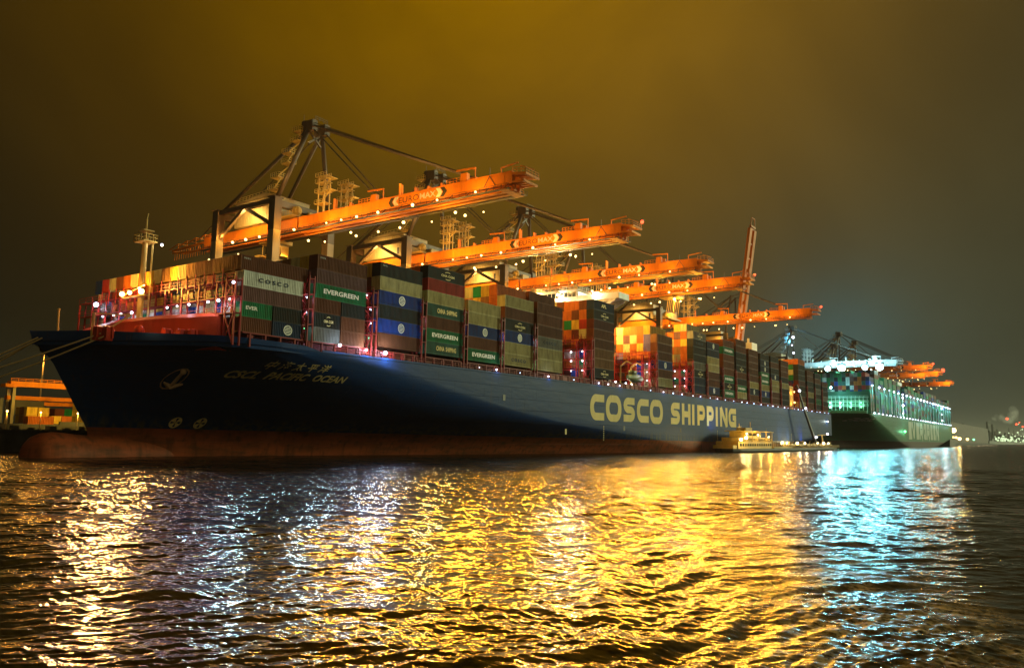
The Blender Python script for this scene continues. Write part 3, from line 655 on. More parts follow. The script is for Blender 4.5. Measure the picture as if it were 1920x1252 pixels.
w = MB(); w.bar((134, 27, 49.9), (134, 27, 58.5), .7, n=8, w2=.3); w.bar((134, 24.5, 54.5), (134, 29.5, 54.5), .2); w.box(133, 135, 25.8, 28.2, 52.3, 52.5); w.bar((133.6, 25.3, 55.4), (133.6, 28.7, 55.4), .3); w.bar((134, 20, 50), (134, 20, 55), .25); w.bar((133, 18.5, 55), (133, 21.5, 55), .3)
for y in (17.5, 33.5, 37): w.bar((134, y, 50), (134, y, 51), .3); w.ball((134, y, 51.6), .8)
w.bar((132, 16, 50), (132, 16, 53), .15); w.bar((132, 39, 50), (132, 39, 54), .15)
SH.b(w, 'radar_mast', M_RAIL)
def flood(parent, loc, tgt, w, col, size, r=.45, em=EYY, loc_off=SH.l, pw=0):
    L_ = tuple(np.array(loc)+np.array(loc_off)); l = lamp('flood_lamp', L_, parent, em, r)
    d = Vector(tgt)-Vector(loc); s = spot((0, 0, 0), d, w, col, size, .35, l); s.location = d.normalized()*r*1.3
    if pw: plight(tuple(d.normalized()*(r+.5)), pw, col, .3, l)
    return l
flood(ship, (129.8, 21.5, 48.6), (-10, -85, 0), 34000, (1, .66, .3), 100, .62, pw=2500)
flood(ship, (129.8, 30, 49), (-10, -80, 0), 12000, (1, .62, .2), 110, .4, pw=2500)
flood(ship, (129.6, 9, 48.6), (134, 6, 46), 2500, (1, .8, .45), 150, .3, pw=700)
flood(ship, (148.2, 14, 45), (156, 8, 33), 42000, (1, .55, .12), 150, .35, pw=0)
flood(ship, (148.2, 30, 45), (156, 18, 33), 30000, (1, .55, .12), 150, .35, pw=0)
for y in (14, 18, 36, 40): plight((130.0, y-YC, 45.2), 500, (1, .75, .4), .3, ship)
for q_, tg_, pw in (((100, 16, 53), (114.6, 6, 37), 26000), ((172, 12, 50), (186, 6, 36), 34000), ((60, 14, 50), (72, 8, 38), 14000), ((306, 16, 50), (319, 6, 38), 20000), ((206, 30, 50), (216, 8, 42), 9000)): spot(tuple(np.array(q_)+np.array(SH.l)), tuple(np.array(tg_)+np.array(SH.l)), pw, (1, .55, .1), 100, .4, ship)  # spots without fixtures, added in mid-air to light the stack fronts
# lifeboat in the gap abaft the deckhouse
w = MB(); n = 12; rows = []
for k in range(9):
    t = k/8; r = 1.45*math.sin(math.pi*min(max(t, .06), .94))**.5
    rows.append([(143.5+10*t, 4.2+r*.9*math.cos(2*math.pi*i/n), 23.3+r*math.sin(2*math.pi*i/n)) for i in range(n)])
w.add([p for r in rows for p in r], [(j*n+i, j*n+(i+1) % n, (j+1)*n+(i+1) % n, (j+1)*n+i) for j in range(8) for i in range(n)]+[tuple(range(n)), tuple(range(9*n-1, 8*n-1, -1))]); w.box(145.5, 148.5, 3.4, 5, 24.4, 25.5)
lb = w.build('lifeboat', M_SHIPGREEN, ship, loc=SH.l, smooth=True)
w = MB()
for x in (145, 152): w.path([(x, 7.5, 18.6), (x, 7.3, 27), (x, 5.2, 28.4), (x, 3.6, 27.6)], .5, n=6)
w.box(130, 153, 7.5, 8.2, 20, 20.3); w.rail((130, 7.5, 20.3), (153, 7.5, 20.3), step=1.5, t=.1); SH.b(w, 'davit', M_RAIL)
for x in (140, 147, 151): l = lamp('deck_lamp', (x, 6.6-YC, 21.6), ship, EW, .22, hood=False); plight((0, -.4, 0), 260, (1, .9, .75), .2, l)
# funnel casing aft
w = MB(); w.box(303.5, 314.5, 14, 42, 17.6, 46); w.box(305, 313, 18, 38, 46, 52)
for y in (21, 26, 31, 36): w.bar((309, y, 52), (309, y, 54.5), 1.2, n=10)
SH.b(w, 'funnel', M_WHITE)
w = MB(); w.bar((306, 1, 17.6), (306, 1, 30), .5); w.bar((312, 1, 17.6), (312, 1, 30), .5); w.bar((306, 1, 30), (312, 1, 30), .5)
for k in range(4): w.box(305.5, 312.5, 1.3, 12, 19+k*2.8, 19.3+k*2.8)
for k in range(6): w.bar((306+k*1.2, .9, 19), (306+k*1.2, .9, 29.5), .3)
sp = SH.b(w, 'stair_house', M_CREAMLET)
for z in (22, 27): plight((308, .2-YC, z), 350, SODIUM, .3, ship)
# mooring lines at the bow
for k, (p, q) in enumerate((((-18.2, 27.0, 19.0), (-44, 60, 5.2)), ((-18.0, 26.0, 18.9), (-41, 60, 5.0)), ((-13.4, 17.0, 19.6), (-47, 60, 5.4)), ((-12.8, 15.9, 19.4), (-40, 60, 4.8)), ((-18.3, 28.0, 18.4), (-36, 60, 4.6)))):
    w = MB(); n = 14; P = []
    for i in range(n+1):
        t = i/n; P.append(tuple(np.array(p)*(1-t)+np.array(q)*t-np.array([0, 0, 2.4*math.sin(math.pi*t)])))
    w.path(P, .26, n=5); o = w.build('mooring_line', M_ROPE); tag(o, ('thick pale mooring rope from the very tip of the bow', 'mooring rope running just under the topmost bow rope', 'mooring rope from the forward bow fairlead down to the quay', 'lower mooring rope from the second bow fairlead', 'steepest mooring rope falling from under the bow tip')[k], 'rope', 'mooring ropes at the bow')
# ------------------------------------------------------------------ quay
w = MB(); w.box(-1500, 2400, 60.6, 61.4, -4, 4.0); w.box(-1500, 2400, 60.2, 61.4, 4.0, 4.35)
for x in np.arange(-90, 500, 9): w.box(x, x+.9, 59.9, 60.6, -1, 3.4)
o = w.build('quay', M_CONC); tag(o, kind='structure')
w = MB(); w.box(-1500, 2400, 61.4, 1600, 2, 4.05); o = w.build('quay_ground', M_ASPH); tag(o, kind='structure')
# ------------------------------------------------------------------ gantry cranes, built once
def build_crane(label, lights=True):
    root = thing('gantry_crane', (0, 73, 4.05), label, 'crane', 'ship-to-shore gantry cranes along the quay'); S = Shift(root)
    gl = lambda x, y, z: (x, y-73, z-4.05)
    for x in (-9.25, 9.25):
        for y in (61.5, 86.5):
            w = MB(); w.box(x-1.15, x+1.15, y-1.2, y+1.2, 6.2, 57.4, 0); w.box(x-1.15, x+1.15, y-1.2, y+1.2, 57.4, 66.2, 1); w.box(x-1.7, x+1.7, y-1.3, y+1.3, 66.2, 66.4, 1)  # upper leg darker: lack of lamp light above boom level put into colour
            for dx in (-3, -1, 1, 3): w.bar((x+dx-.6, y, 4.7), (x+dx+.6, y, 4.7), 1.1, n=8, mi=1)
            w.box(x-4.2, x+4.2, y-.7, y+.7, 5.2, 6.3, 1); S.b(w, 'leg', [M_LEG, M_CRANE])
        w = MB(); w.bar((x, 62, 65.6), (x, 86, 65.6), 1.2, 1.3); w.bar((x, 74, 65.2), (x, 62.4, 59.0), .9); w.bar((x, 75, 65.2), (x, 86, 58.0), .9); S.b(w, 'portal_beam', M_CRANE)
        w = MB(); w.bar((x, 61.5, 48.5), (x, 86.5, 48.5), 1.5, 1.7); w.bar((x, 62, 49), (x, 86, 20), .8, n=8); w.bar((x, 61.5, 19), (x, 86.5, 19), 1.5, 1.8); S.b(w, 'side_beam', M_LEG)
    for y in (61.5, 86.5):
        w = MB(); w.bar((-9.2, y, 64.9), (9.2, y, 64.9), 1.5, 1.7); S.b(w, 'cross_beam', M_CRANE); w = MB(); w.bar((-9.2, y, 19), (9.2, y, 19), 1.4, 1.7); S.b(w, 'sill_beam', M_CRANE)
    # twin box girders: boom over the ship and backreach
    def girder(y0, y1, nm, s):
        w = MB(); x0, x1 = (-4.6, -3.4) if s < 0 else (-1.3, -.1)
        w.box(x0, x1, y0, y1, 58.7, 61.3); w.box(x0-.12, x1+.12, y0, y1, 61.3, 61.42); w.box(x0-.12, x1+.2, y0, y1, 58.55, 58.7)
        xi = x1-.1 if s < 0 else x0-.3
        w.box(xi, xi+.4, y0, y1, 57.5, 58.55); w.box(xi-.35, xi+.75, y0, y1, 57.25, 57.5)
        for y in np.arange(y0+2, y1, 4): w.box(x0-.05 if s < 0 else x1, (x0 if s < 0 else x1+.05), y, y+.12, 58.7, 61.3)
        return S.b(w, nm, M_ORANGE)
    bn = girder(-12, 57.5, 'boom_girder', -1); girder(-12, 57.5, 'boom_girder', 1)
    girder(58.2, 100, 'backreach_girder', -1); girder(58.2, 100, 'backreach_girder', 1)
    w = MB()
    for y in list(np.arange(-10, 57, 9.5))+[66, 78, 90, 99]: w.box(-3.4, -1.3, y, y+.7, 58.6, 59.6)
    S.b(w, 'cross_tie', M_ORANGE)
    w = MB()      # boom nose: splayed frame with walkways
    for x in (-4.4, -3.0, -1.6, -.2): w.bar((x, -12, 60.8), (x, -15.6, 60.2), .4, .6); w.bar((x, -12, 58.9), (x, -15.2, 58.7), .35, .45)
    w.bar((-4.9, -15.6, 60.2), (.4, -15.6, 60.2), .45); w.bar((-4.9, -15.2, 58.7), (.4, -15.2, 58.7), .4); w.box(-6.4, .6, -11.6, -9.6, 57.0, 57.1); w.rail((-6.4, -9.6, 57.1), (-6.4, -11.6, 57.1), t=.1, step=1); w.rail((-6.4, -11.6, 57.1), (.6, -11.6, 57.1), t=.1, step=1.2)
    w.rail((-4.7, -12.2, 61.0), (-4.8, -15.6, 60.5), t=.1, step=1.1); w.rail((-4.8, -15.6, 60.4), (.4, -15.6, 60.4), t=.1, step=1.3); w.bar((-4.4, -9, 62.6), (-4.4, -13.5, 63.0), .28); w.bar((-4.4, -9, 61.3), (-4.4, -9, 62.7), .22); w.bar((-4.4, -14, 62.2), (-1, -15.4, 62.0), .2)
    w.bar((-4.66, -6, 61.2), (-4.66, -4.4, 58.8), .12, mi=1); w.bar((-4.66, -6, 61.2), (-4.66, -7.6, 58.8), .12, mi=1); w.bar((-4.6, -6, 61), (-4.6, -6, 63.2), .1, mi=1)
    S.b(w, 'boom_nose', [M_ORANGE, M_CRANE])
    w = MB()      # outboard walkway with handrail along boom and backreach
    for x0, x1, xr in ((-5.9, -4.75, -5.9), (.05, 1.3, 1.3)):
        w.box(x0, x1, -12, 100, 57.3, 57.38); w.rail((xr, -12, 57.35), (xr, 100, 57.35), h=1.0, step=1.9, t=.06)
        for y in np.arange(-11, 100, 5.2): w.bar((x0 if x0 < 0 else x1, y, 57.3), (-4.6 if x0 < 0 else -.1, y, 58.6), .12)
    S.b(w, 'walkway', M_DARK)
    for y, hh in ((30, 1.7), (1.5, 1.9)):     # stay brackets standing on the boom
        w = MB(); w.box(-4.5, -3.4, y-.9, y+.9, 61.42, 61.42+hh); w.box(-1.3, -.2, y-.9, y+.9, 61.42, 61.42+hh); w.box(-3.4, -1.3, y-.3, y+.3, 61.42, 62.2); S.b(w, 'stay_bracket', M_ORANGE)
        w = MB(); w.bar((-4.3, y-3.2, 61.4), (-4.3, y-3.2, 64.2), .2); w.bar((-4.3, y-3.3, 64.0), (-4.3, y+2.2, 64.3), .35); S.b(w, 'jib_frame', M_ORANGE)
        w = MB(); w.rail((-4.5, y+1, 61.42), (-4.5, y+5, 61.42), t=.1, step=1); S.b(w, 'hand_rail', M_ORANGE)
    for y, hh in ((44, 3.0), (21, 2.9), (16, 1.2), (12, .8), (38, 1.0), (8, .8)):
        w = MB(); w.box(-4.5, -4.1, y, y+.4, 61.42, 61.42+hh); w.box(-4.1, -3.7, y+.1, y+.3, 61.42, 61.7); w.box(-3.7, -3.4, y, y+.4, 61.42, 61.42+hh*.96); S.b(w, 'boom_bracket', M_ORANGE)
    w = MB()      # open frames at the tail
    for k in range(5):
        y = 96+k*4.6
        w.bar((-4, y, 59.5), (-4, y, 63.0-k*.35), .22); w.bar((0, y, 59.5), (0, y, 63.0-k*.35), .22); w.bar((-4, y, 63-k*.35), (0, y, 63-k*.35), .22); w.bar((-4, y, 63-k*.35), (-4, y+4.6, 61.6-k*.35), .22)
    w.bar((-4.2, 95, 60.4), (-4.2, 117, 59.6), .5); w.bar((0, 95, 60.4), (0, 117, 59.6), .5); w.bar((-4.2, 95, 57.6), (-4.2, 117, 58.8), .35); w.bar((-4.2, 117, 59.6), (0, 117, 59.6), .5)
    for k in range(14): w.bar((-4.2, 100+k*1.2, 56.5), (-4.2, 100+k*1.2, 59.4), .12)
    S.b(w, 'tail_frame', M_ORANGE)
    # apex frame
    ax = 2.2
    for s in (-1, 1):
        w = MB(); w.bar((s*8.9, 61.5, 66.2), (s*ax+1, 59.2, 88.0), 1.25, n=10); S.b(w, 'apex_post', M_CRANE, smooth=True)
        w = MB(); w.bar((s*ax+1, 59.6, 87.4), (s*8.9, 84.5, 66.3), 1.1, n=10); S.b(w, 'back_strut', M_CRANE, smooth=True)
        w = MB(); w.bar((s*2.3+1, 60, 88), (s*2.3+1, 112, 60.6), .38, n=6); S.b(w, 'backstay', M_CRANE)
        w = MB(); w.bar((s*ax+1, 58.4, 88), (-2.4+s*1.5, 30, 63.0), .40, n=6); S.b(w, 'inner_stay', M_CRANE)
        w = MB(); w.bar((s*ax+1, 58.0, 88.4), (-2.4+s*1.5, 1.5, 63.2), .62, n=6); w.bar((s*ax+1, 58.0, 89.2), (-2.4+s*1.5, 3.5, 64.2), .22, n=6); S.b(w, 'outer_stay', M_CRANE)
        w = MB(); w.box(s*ax+1-.9, s*ax+1+.9, 57.0, 61.5, 86.6, 89.6); w.bar((s*ax+1, 57, 89), (s*ax+1, 61.8, 89.6), 1.5, n=8); S.b(w, 'sheave_head', M_CRANE)
    w = MB(); w.bar((1-ax, 59.2, 88.6), (1+ax, 59.2, 88.6), 1.3); w.bar((1-ax, 59.4, 87), (1+ax, 59.4, 83.5), .5); w.bar((1+ax, 59.4, 87), (1-ax, 59.4, 83.5), .5); w.rail((1-ax, 57, 89.6), (1+ax, 57, 89.6), t=.1, step=1.2); w.bar((-2.2, 60.5, 87), (-2.2, 60.5, 91.5), .12); S.b(w, 'apex_beam', M_CRANE)
    w = MB()      # stair landings up the frame
    for k, (t, dy) in enumerate(((.12, 2.4), (.30, 3.6), (.48, 1.6), (.64, 3.4), (.80, 2.0), (.95, 3.0))):
        y = 61.5-2.3*t+dy; z = 66.2+21.8*t; x = -8.9+7.4*t
        w.box(x-1.3, x+1.3, y-1.6, y+1.6, z, z+.2); w.rail((x-1.3, y-1.6, z+.2), (x-1.3, y+1.6, z+.2), step=.8, t=.09); w.rail((x-1.3, y-1.6, z+.2), (x+1.3, y-1.6, z+.2), step=.8, t=.09)
        if k: w.bar((px_, py_, pz_), (x, y-1.4, z), .5, .12)
        px_, py_, pz_ = x, y+1.4, z+.2
    S.b(w, 'stair', M_RAIL)
    # two latch towers on the hinge
    for x in (-4.4, 3.4):
        w = MB()
        for (dx, dy) in ((0, 0), (1.7, 0), (0, 2.4), (1.7, 2.4)): w.bar((x+dx, 48+dy, 61.3), (x+dx, 48+dy, 71.5), .22)
        for z in (64, 67, 69.6, 71.3): w.box(x-.3, x+2.0, 47.4, 51.6, z, z+.12); w.rail((x-.3, 47.4, z+.1), (x-.3, 51.6, z+.1), step=1, t=.08, h=.9)
        for z in (67.2, 70.4): w.bar((x, 48, z-2), (x, 45.6, z), .25); w.box(x-.3, x+2, 45.4, 48, z, z+.12); w.rail((x-.3, 45.4, z), (x-.3, 48, z), step=.8, t=.08, h=.9)
        S.b(w, 'latch_tower', M_RAIL)
    # machinery house
    w = MB(); w.box(-5.4, 6.2, 66.5, 84.5, 61.9, 69.0); w.add([(-5.7, 66.2, 69), (6.5, 66.2, 69), (6.5, 84.8, 69), (-5.7, 84.8, 69), (-5.7, 71, 70.2), (6.5, 71, 70.2)], [(0, 1, 5, 4), (4, 5, 2, 3), (0, 4, 3), (1, 2, 5)])
    hs = S.b(w, 'machinery_house', M_HOUSE)
    w = MB()
    for k in range(22): w.box(-5.46, -5.4, 67+k*.8, 67.4+k*.8, 62.1, 68.7)
    w.build('wall_rib', M_HOUSE, hs)
    w = MB(); w.box(-5.5, -5.45, 68.2, 69.2, 62.4, 64.6); w.build('door', M_DARK, hs)
    w = MB(); w.rail((-6.0, 58.5, 62.2), (-6.0, 66, 62.2), t=.09, step=1); w.box(-6, 6, 58.5, 66.5, 61.95, 62.15); w.rail((-5.5, 66.5, 70), (-5.5, 84, 69.2), t=.08, step=1.4); w.ball((-3, 60.5, 64), 1.4); w.box(1, 5, 60, 64, 62.2, 64.5)
    S.b(w, 'service_deck', M_RAIL)
    # trolley with cab and spreader
    tr = MB(); tr.box(-3, 3, 69, 76, 56.6, 57.6); tr.box(-2.2, .4, 67.3, 69.6, 52.6, 55.4); 
    for x in (-2.4, 2.4): tr.bar((x, 70, 56.6), (x, 70, 52.5), .15); tr.bar((x, 75, 56.6), (x, 75, 52.5), .15)
    tr.box(-6, 6, 71, 73.6, 52.0, 52.6); tr.bar((-3.4, 66, 55), (-3.4, 76.5, 51.4), .4)
    for a_ in range(6): tr.bar((-3.4, 66+a_*2, 55-a_*.68), (-1, 66+a_*2, 55-a_*.68), .15)
    S.b(tr, 'trolley', M_RAIL)
    # painted sign on the near girder
    sg = lambda y0, y1, z0, z1: (lambda u, v: gl(-4.63, y0+(y1-y0)*u, z0+(z1-z0)*v))
    text_on('sign', 'EURO', sg(21.2, 14.8, 59.3, 60.7), M_BLACK, root, .0); text_on('sign', 'MAX', sg(14.5, 9.6, 59.3, 60.7), M_WHITE, root, .02)
    for y0, s, mm in ((24.6, 1, M_BLACK), (23.2, 1, M_WHITE), (7.6, -1, M_WHITE), (6.2, -1, M_BLACK)):
        w = MB(); q = [(y0-s*(.8), 61.1), (y0-s*2.0, 61.1), (y0-s*1.2, 60), (y0-s*2.0, 58.9), (y0-s*.8, 58.9), (y0, 60)]
        w.add([gl(-4.64, y, z) for y, z in q], [(0, 1, 2, 5), (5, 2, 3, 4)]); w.build('chevron', mm, root)
    # lamps
    for y in (-3.2, 7.9, 15.4, 26.7, 34, 39.5, 45, 57.5, 72, 78, 84, 93):
        l = lamp('boom_lamp', gl(-6.0, y, 57.7), root, EY, .3)
        if lights: plight((-2.8, 0, .8), 1500, SODIUM, .5, l)
    for y in (.3, 5.7, 16, 26.5, 34, 42, 54, 71.5):
        l = lamp('boom_lamp', gl(1.6, y, 55.6), root, EY, .3)
        if lights and y in (5.7, 26.5, 54): plight((-1.6, 0, -2.2), 900, SODIUM, .5, l)
    if lights:
        for y, pw in ():
            spot(gl(-1, y, 53.2), gl(-70, y-110, 0), 150000*pw, (1.0, .47, .04), 64, .8, root)
        spot(gl(0, 68, 53), gl(0, 74, 68), 2500, SODIUM, 120, .4, root)
        for q_, pw in (((-9.5, 74, 64), 3800), ((-9, 47, 64.5), 900), ((5.5, 44, 65), 500), ((-8.2, 58.5, 72), 260), ((-6.5, 57, 80), 200), ((0, 62, 86), 160), ((-6, 20, 66), 900), ((-6, -6, 66), 700), ((-3, 8, 53.5), 1500), ((-3, 30, 53.5), 1500), ((-3, 48, 53.5), 1500)): plight(gl(*q_), pw, (1.0, .58, .16), .4, root)  # bulbless lights added to brighten house, towers, apex and boom underside
        spot(gl(-2, 64, 54), gl(0, 75, 20), 20000, SODIUM, 120, .4, root)
    return root
CR = [(61.6, 1.0, 'nearest gantry crane, its tall dark apex standing behind the first container stacks'), (112.4, 1.006, 'second gantry crane from the bow, orange boom ending at a red light'), (165.5, 1.02, 'third gantry crane, boom passing just above the brightly lit bridge'),
      (206.7, 1.045, 'fourth gantry crane, its boom tip crossing the raised boom'), (302.0, 1.075, 'low fifth gantry crane boom with white lamps beneath, right of the raised boom')]
base = build_crane(CR[0][2])
for k, (x, s, lb) in enumerate(CR):
    r = base if k == 0 else copy_tree(base)
    if k: tag(r, lb)
    r.location.x = x; r.scale.z = s
    for y_, pw in ((4, 1.), (20, 1.), (38, 1.), (54, .6))+(((70, 1.), (84, 1.), (98, .8)) if k == 0 else ()):
        S_ = Vector((x-4, y_, 54.5*s)); T_ = Vector((-62, -88, 0)); dd = (S_-T_).length
        l_ = spot((0, 0, 0), T_-S_, 40000*pw*(dd/190)**2, (1.0, .44, .03) if y_ < 70 else (1, .6, .3), 46, .8, r, 'water_reflection_spot'); l_.location = (-4, y_-73, 50.3); lamp('flood_lamp', (-3.7, y_-72.7, 50.75), r, EY, .3)  # spots added for gold reflections on the water, each given an added bulb
    if k in (1, 3, 4):
        l = lamp('tip_light', (.4, -88.8, 58.2), r, ER, .42); plight((0, 0, .6), 250, (1, .05, .02), .3, l)
    if k == 3:      # the trolley of this one is out over the ship with its spreader lowered
        w = MB()
        w.box(-3, 3, -60, -52, 52.4, 53.4); w.box(-6.1, 6.1, -57.3, -54.9, 44.2, 44.8); w.box(-2.5, 2.5, -57, -55.2, 44.8, 46.4)
        for x_ in (-2.4, -.8, .8, 2.4):
            for y_ in (-57.4, -54.6): w.bar((x_*1.0, y_, 44.8), (x_, y_*1.02, 52.4), .12)
        o = w.build('spreader', M_RAIL, r)
        for x_ in (-3, 3): l = lamp('trolley_lamp', (x_, -58.5, 51.6), r, EY, .4); plight((0, 0, -.8), 2500, SODIUM, .4, l)
        spot((-4, -58, 51), (-14, -60, 20), 30000, (1, .6, .12), 120, .4, r)
# raised-boom crane: same kind, boom lifted
def raised_crane():
    root = thing('gantry_crane', (398, 73, 4.05), 'gantry crane whose boom stands raised almost upright', 'crane', 'ship-to-shore gantry cranes along the quay'); S = Shift(root)
    for x in (-9.25, 9.25):
        for y in (61.5, 86.5):
            w = MB(); w.box(398+x-1.15, 398+x+1.15, y-1.2, y+1.2, 4.05, 69); S.b(w, 'leg', M_LEG)
        w = MB(); w.bar((398+x, 61.5, 68), (398+x, 86.5, 68), 1.3); w.bar((398+x, 62, 50), (398+x, 86, 50), 1.5); S.b(w, 'portal_beam', M_CRANE)
        w = MB(); w.bar((398+x, 61.5, 69), (398+x*.45, 59.5, 93), 1.2, n=8); w.bar((398+x*.45, 60, 92), (398+x, 85, 69), 1.0, n=8); S.b(w, 'apex_post', M_CRANE)
    A = Vector((398, 57, 61)); Bt = Vector((398, 46.5, 134))
    for x in (-3.9, 3.9):
        w = MB(); w.bar(A+Vector((x, 0, 0)), Bt+Vector((x, 0, 0)), 1.6, 3.8); S.b(w, 'boom_girder', M_ORANGE)
    for k in range(9):
        p = A.lerp(Bt, k/8); w = MB(); w.bar(p+Vector((-3.6, 0, 0)), p+Vector((3.6, 0, 0)), .8); S.b(w, 'cross_tie', M_ORANGE)
    for k, y in enumerate((.35, .62)): p = A.lerp(Bt, y); w = MB(); w.box(p.x-5.6, p.x-4.6, p.y-3.5, p.y-1.5, p.z, p.z+2); w.bar((p.x-4.8, p.y-1.5, p.z+.2), (p.x-3.9, p.y, p.z+.2), .4); S.b(w, 'stay_bracket', M_ORANGE)
    p = A.lerp(Bt, 1.02); w = MB(); w.bar(p+Vector((-4.2, 0, 0)), p+Vector((4.2, 0, 0)), 1.2)
    for s in (-1, 1): w.bar(p+Vector((s*3.9, 0, 0)), p+Vector((s*2.6, -.5, 5.5)), .5)
    w.bar(p+Vector((-2.6, -.5, 5.5)), p+Vector((2.6, -.5, 5.5)), .4); S.b(w, 'boom_nose', M_ORANGE)
    d = (Bt-A).normalized()
    def fr(u, v):   # text runs up the boom
        p = A.lerp(Bt, .50+.13*u); return p.x-4.75, p.y+1.0-1.8*v, p.z
    text_on('sign', 'EUROMAX', lambda u, v: tuple(np.array(fr(1-u, 1-v))-np.array(S.r.location)), M_WHITE, root, .02)
    for x in (-9.25, 9.25):
        w = MB(); w.bar((398+x*.45, 59.5, 92), tuple(A.lerp(Bt, .45)+Vector((x*.4, 1.5, 0))), .35); w.bar((398+x*.45, 60, 92), (398+x*.45, 112, 64), .38); S.b(w, 'stay', M_CRANE)
    w = MB(); w.box(393, 403, 58, 104, 58.5, 62); S.b(w, 'backreach_girder', M_ORANGE)
    w = MB(); w.box(393, 404, 66, 84, 63.5, 71); S.b(w, 'machinery_house', M_HOUSE)
    for y, z in ((66, 64), (50, 60)): plight((-8, y-73, z-4), 2600, SODIUM, .5, root)
    spot((-30, -30, 40), (0, -20, 90), 60000, SODIUM, 50, .5, root)
    for k in range(4): lamp('boom_lamp', (-5.5, -12+k*8, 54), root, EY, .4)
raised_crane()
# cranes working the green ship; one carries four big cyan-white floods
def dim_copy(r0, x, s, lb):
    c = r0.copy(); COL.objects.link(c); c.location.x = x; c.scale.z = s; tag(c, lb)
    for ch in r0.children:
        if ch.type == 'LIGHT' : continue
        q = ch.copy(); COL.objects.link(q); q.parent = c
    return c
FAR = [(526, 1.0, 'far gantry crane bathed in cyan floodlight, its four great white lamps above the green ship'), (655, 1.0, 'orange crane boom under a red light, leftmost beyond the green ship'), (675, 1.15, 'upper orange boom with a red tip light over the green ship'),
       (740, 1.14, 'orange boom below and right of the upper red tip light'), (825, 1.07, 'farthest orange boom reaching right of all others over the green ship')]
for k, (x, s, lb) in enumerate(FAR):
    c = dim_copy(base, x, s, lb)
    if k: plight((-12, -84, 56), 9000, SODIUM, .8, c)
    else:
        for ch in c.children:
            for sl_ in ch.material_slots:
                if sl_.material in (M_ORANGE, M_RAIL): sl_.link = 'OBJECT'; sl_.material = M_WHITE
    if k in (2, 3): l = lamp('tip_light', (.4, -88.8, 58.2), c, ER, 1.1)
    if k == 0:
        for y in (33, 23.5, 8, -1.5):
            l = lamp('flood_lamp', (-7.5, y-73, 52.2), c, EC, 1.9)
            s1 = spot((-2.2, 0, 0), (-520, -112, -52), 62000, (.20, .80, 1.0), 40, 1.0, l)
            s1.rotation_euler = Vector((-520, -130, -50)).to_track_quat('-Z', 'Y').to_euler(); s1.location = (-2.2, -.4, -.2)
            plight((-4, 0, 1), 9000, CYAN, .8, l)
        plight((-6, -13, 74), 9000, (.1, .6, 1), 1.2, c); plight((-12, -50, 60), 16000, CYAN, 1.2, c); plight((-12, -70, 60), 16000, CYAN, 1.2, c)
        for k_, (y, z) in enumerate(((60, 90), (60, 82), (61, 76), (60, 70))): lamp('service_lamp', (4, y-73, z-4), c, EW, .8)
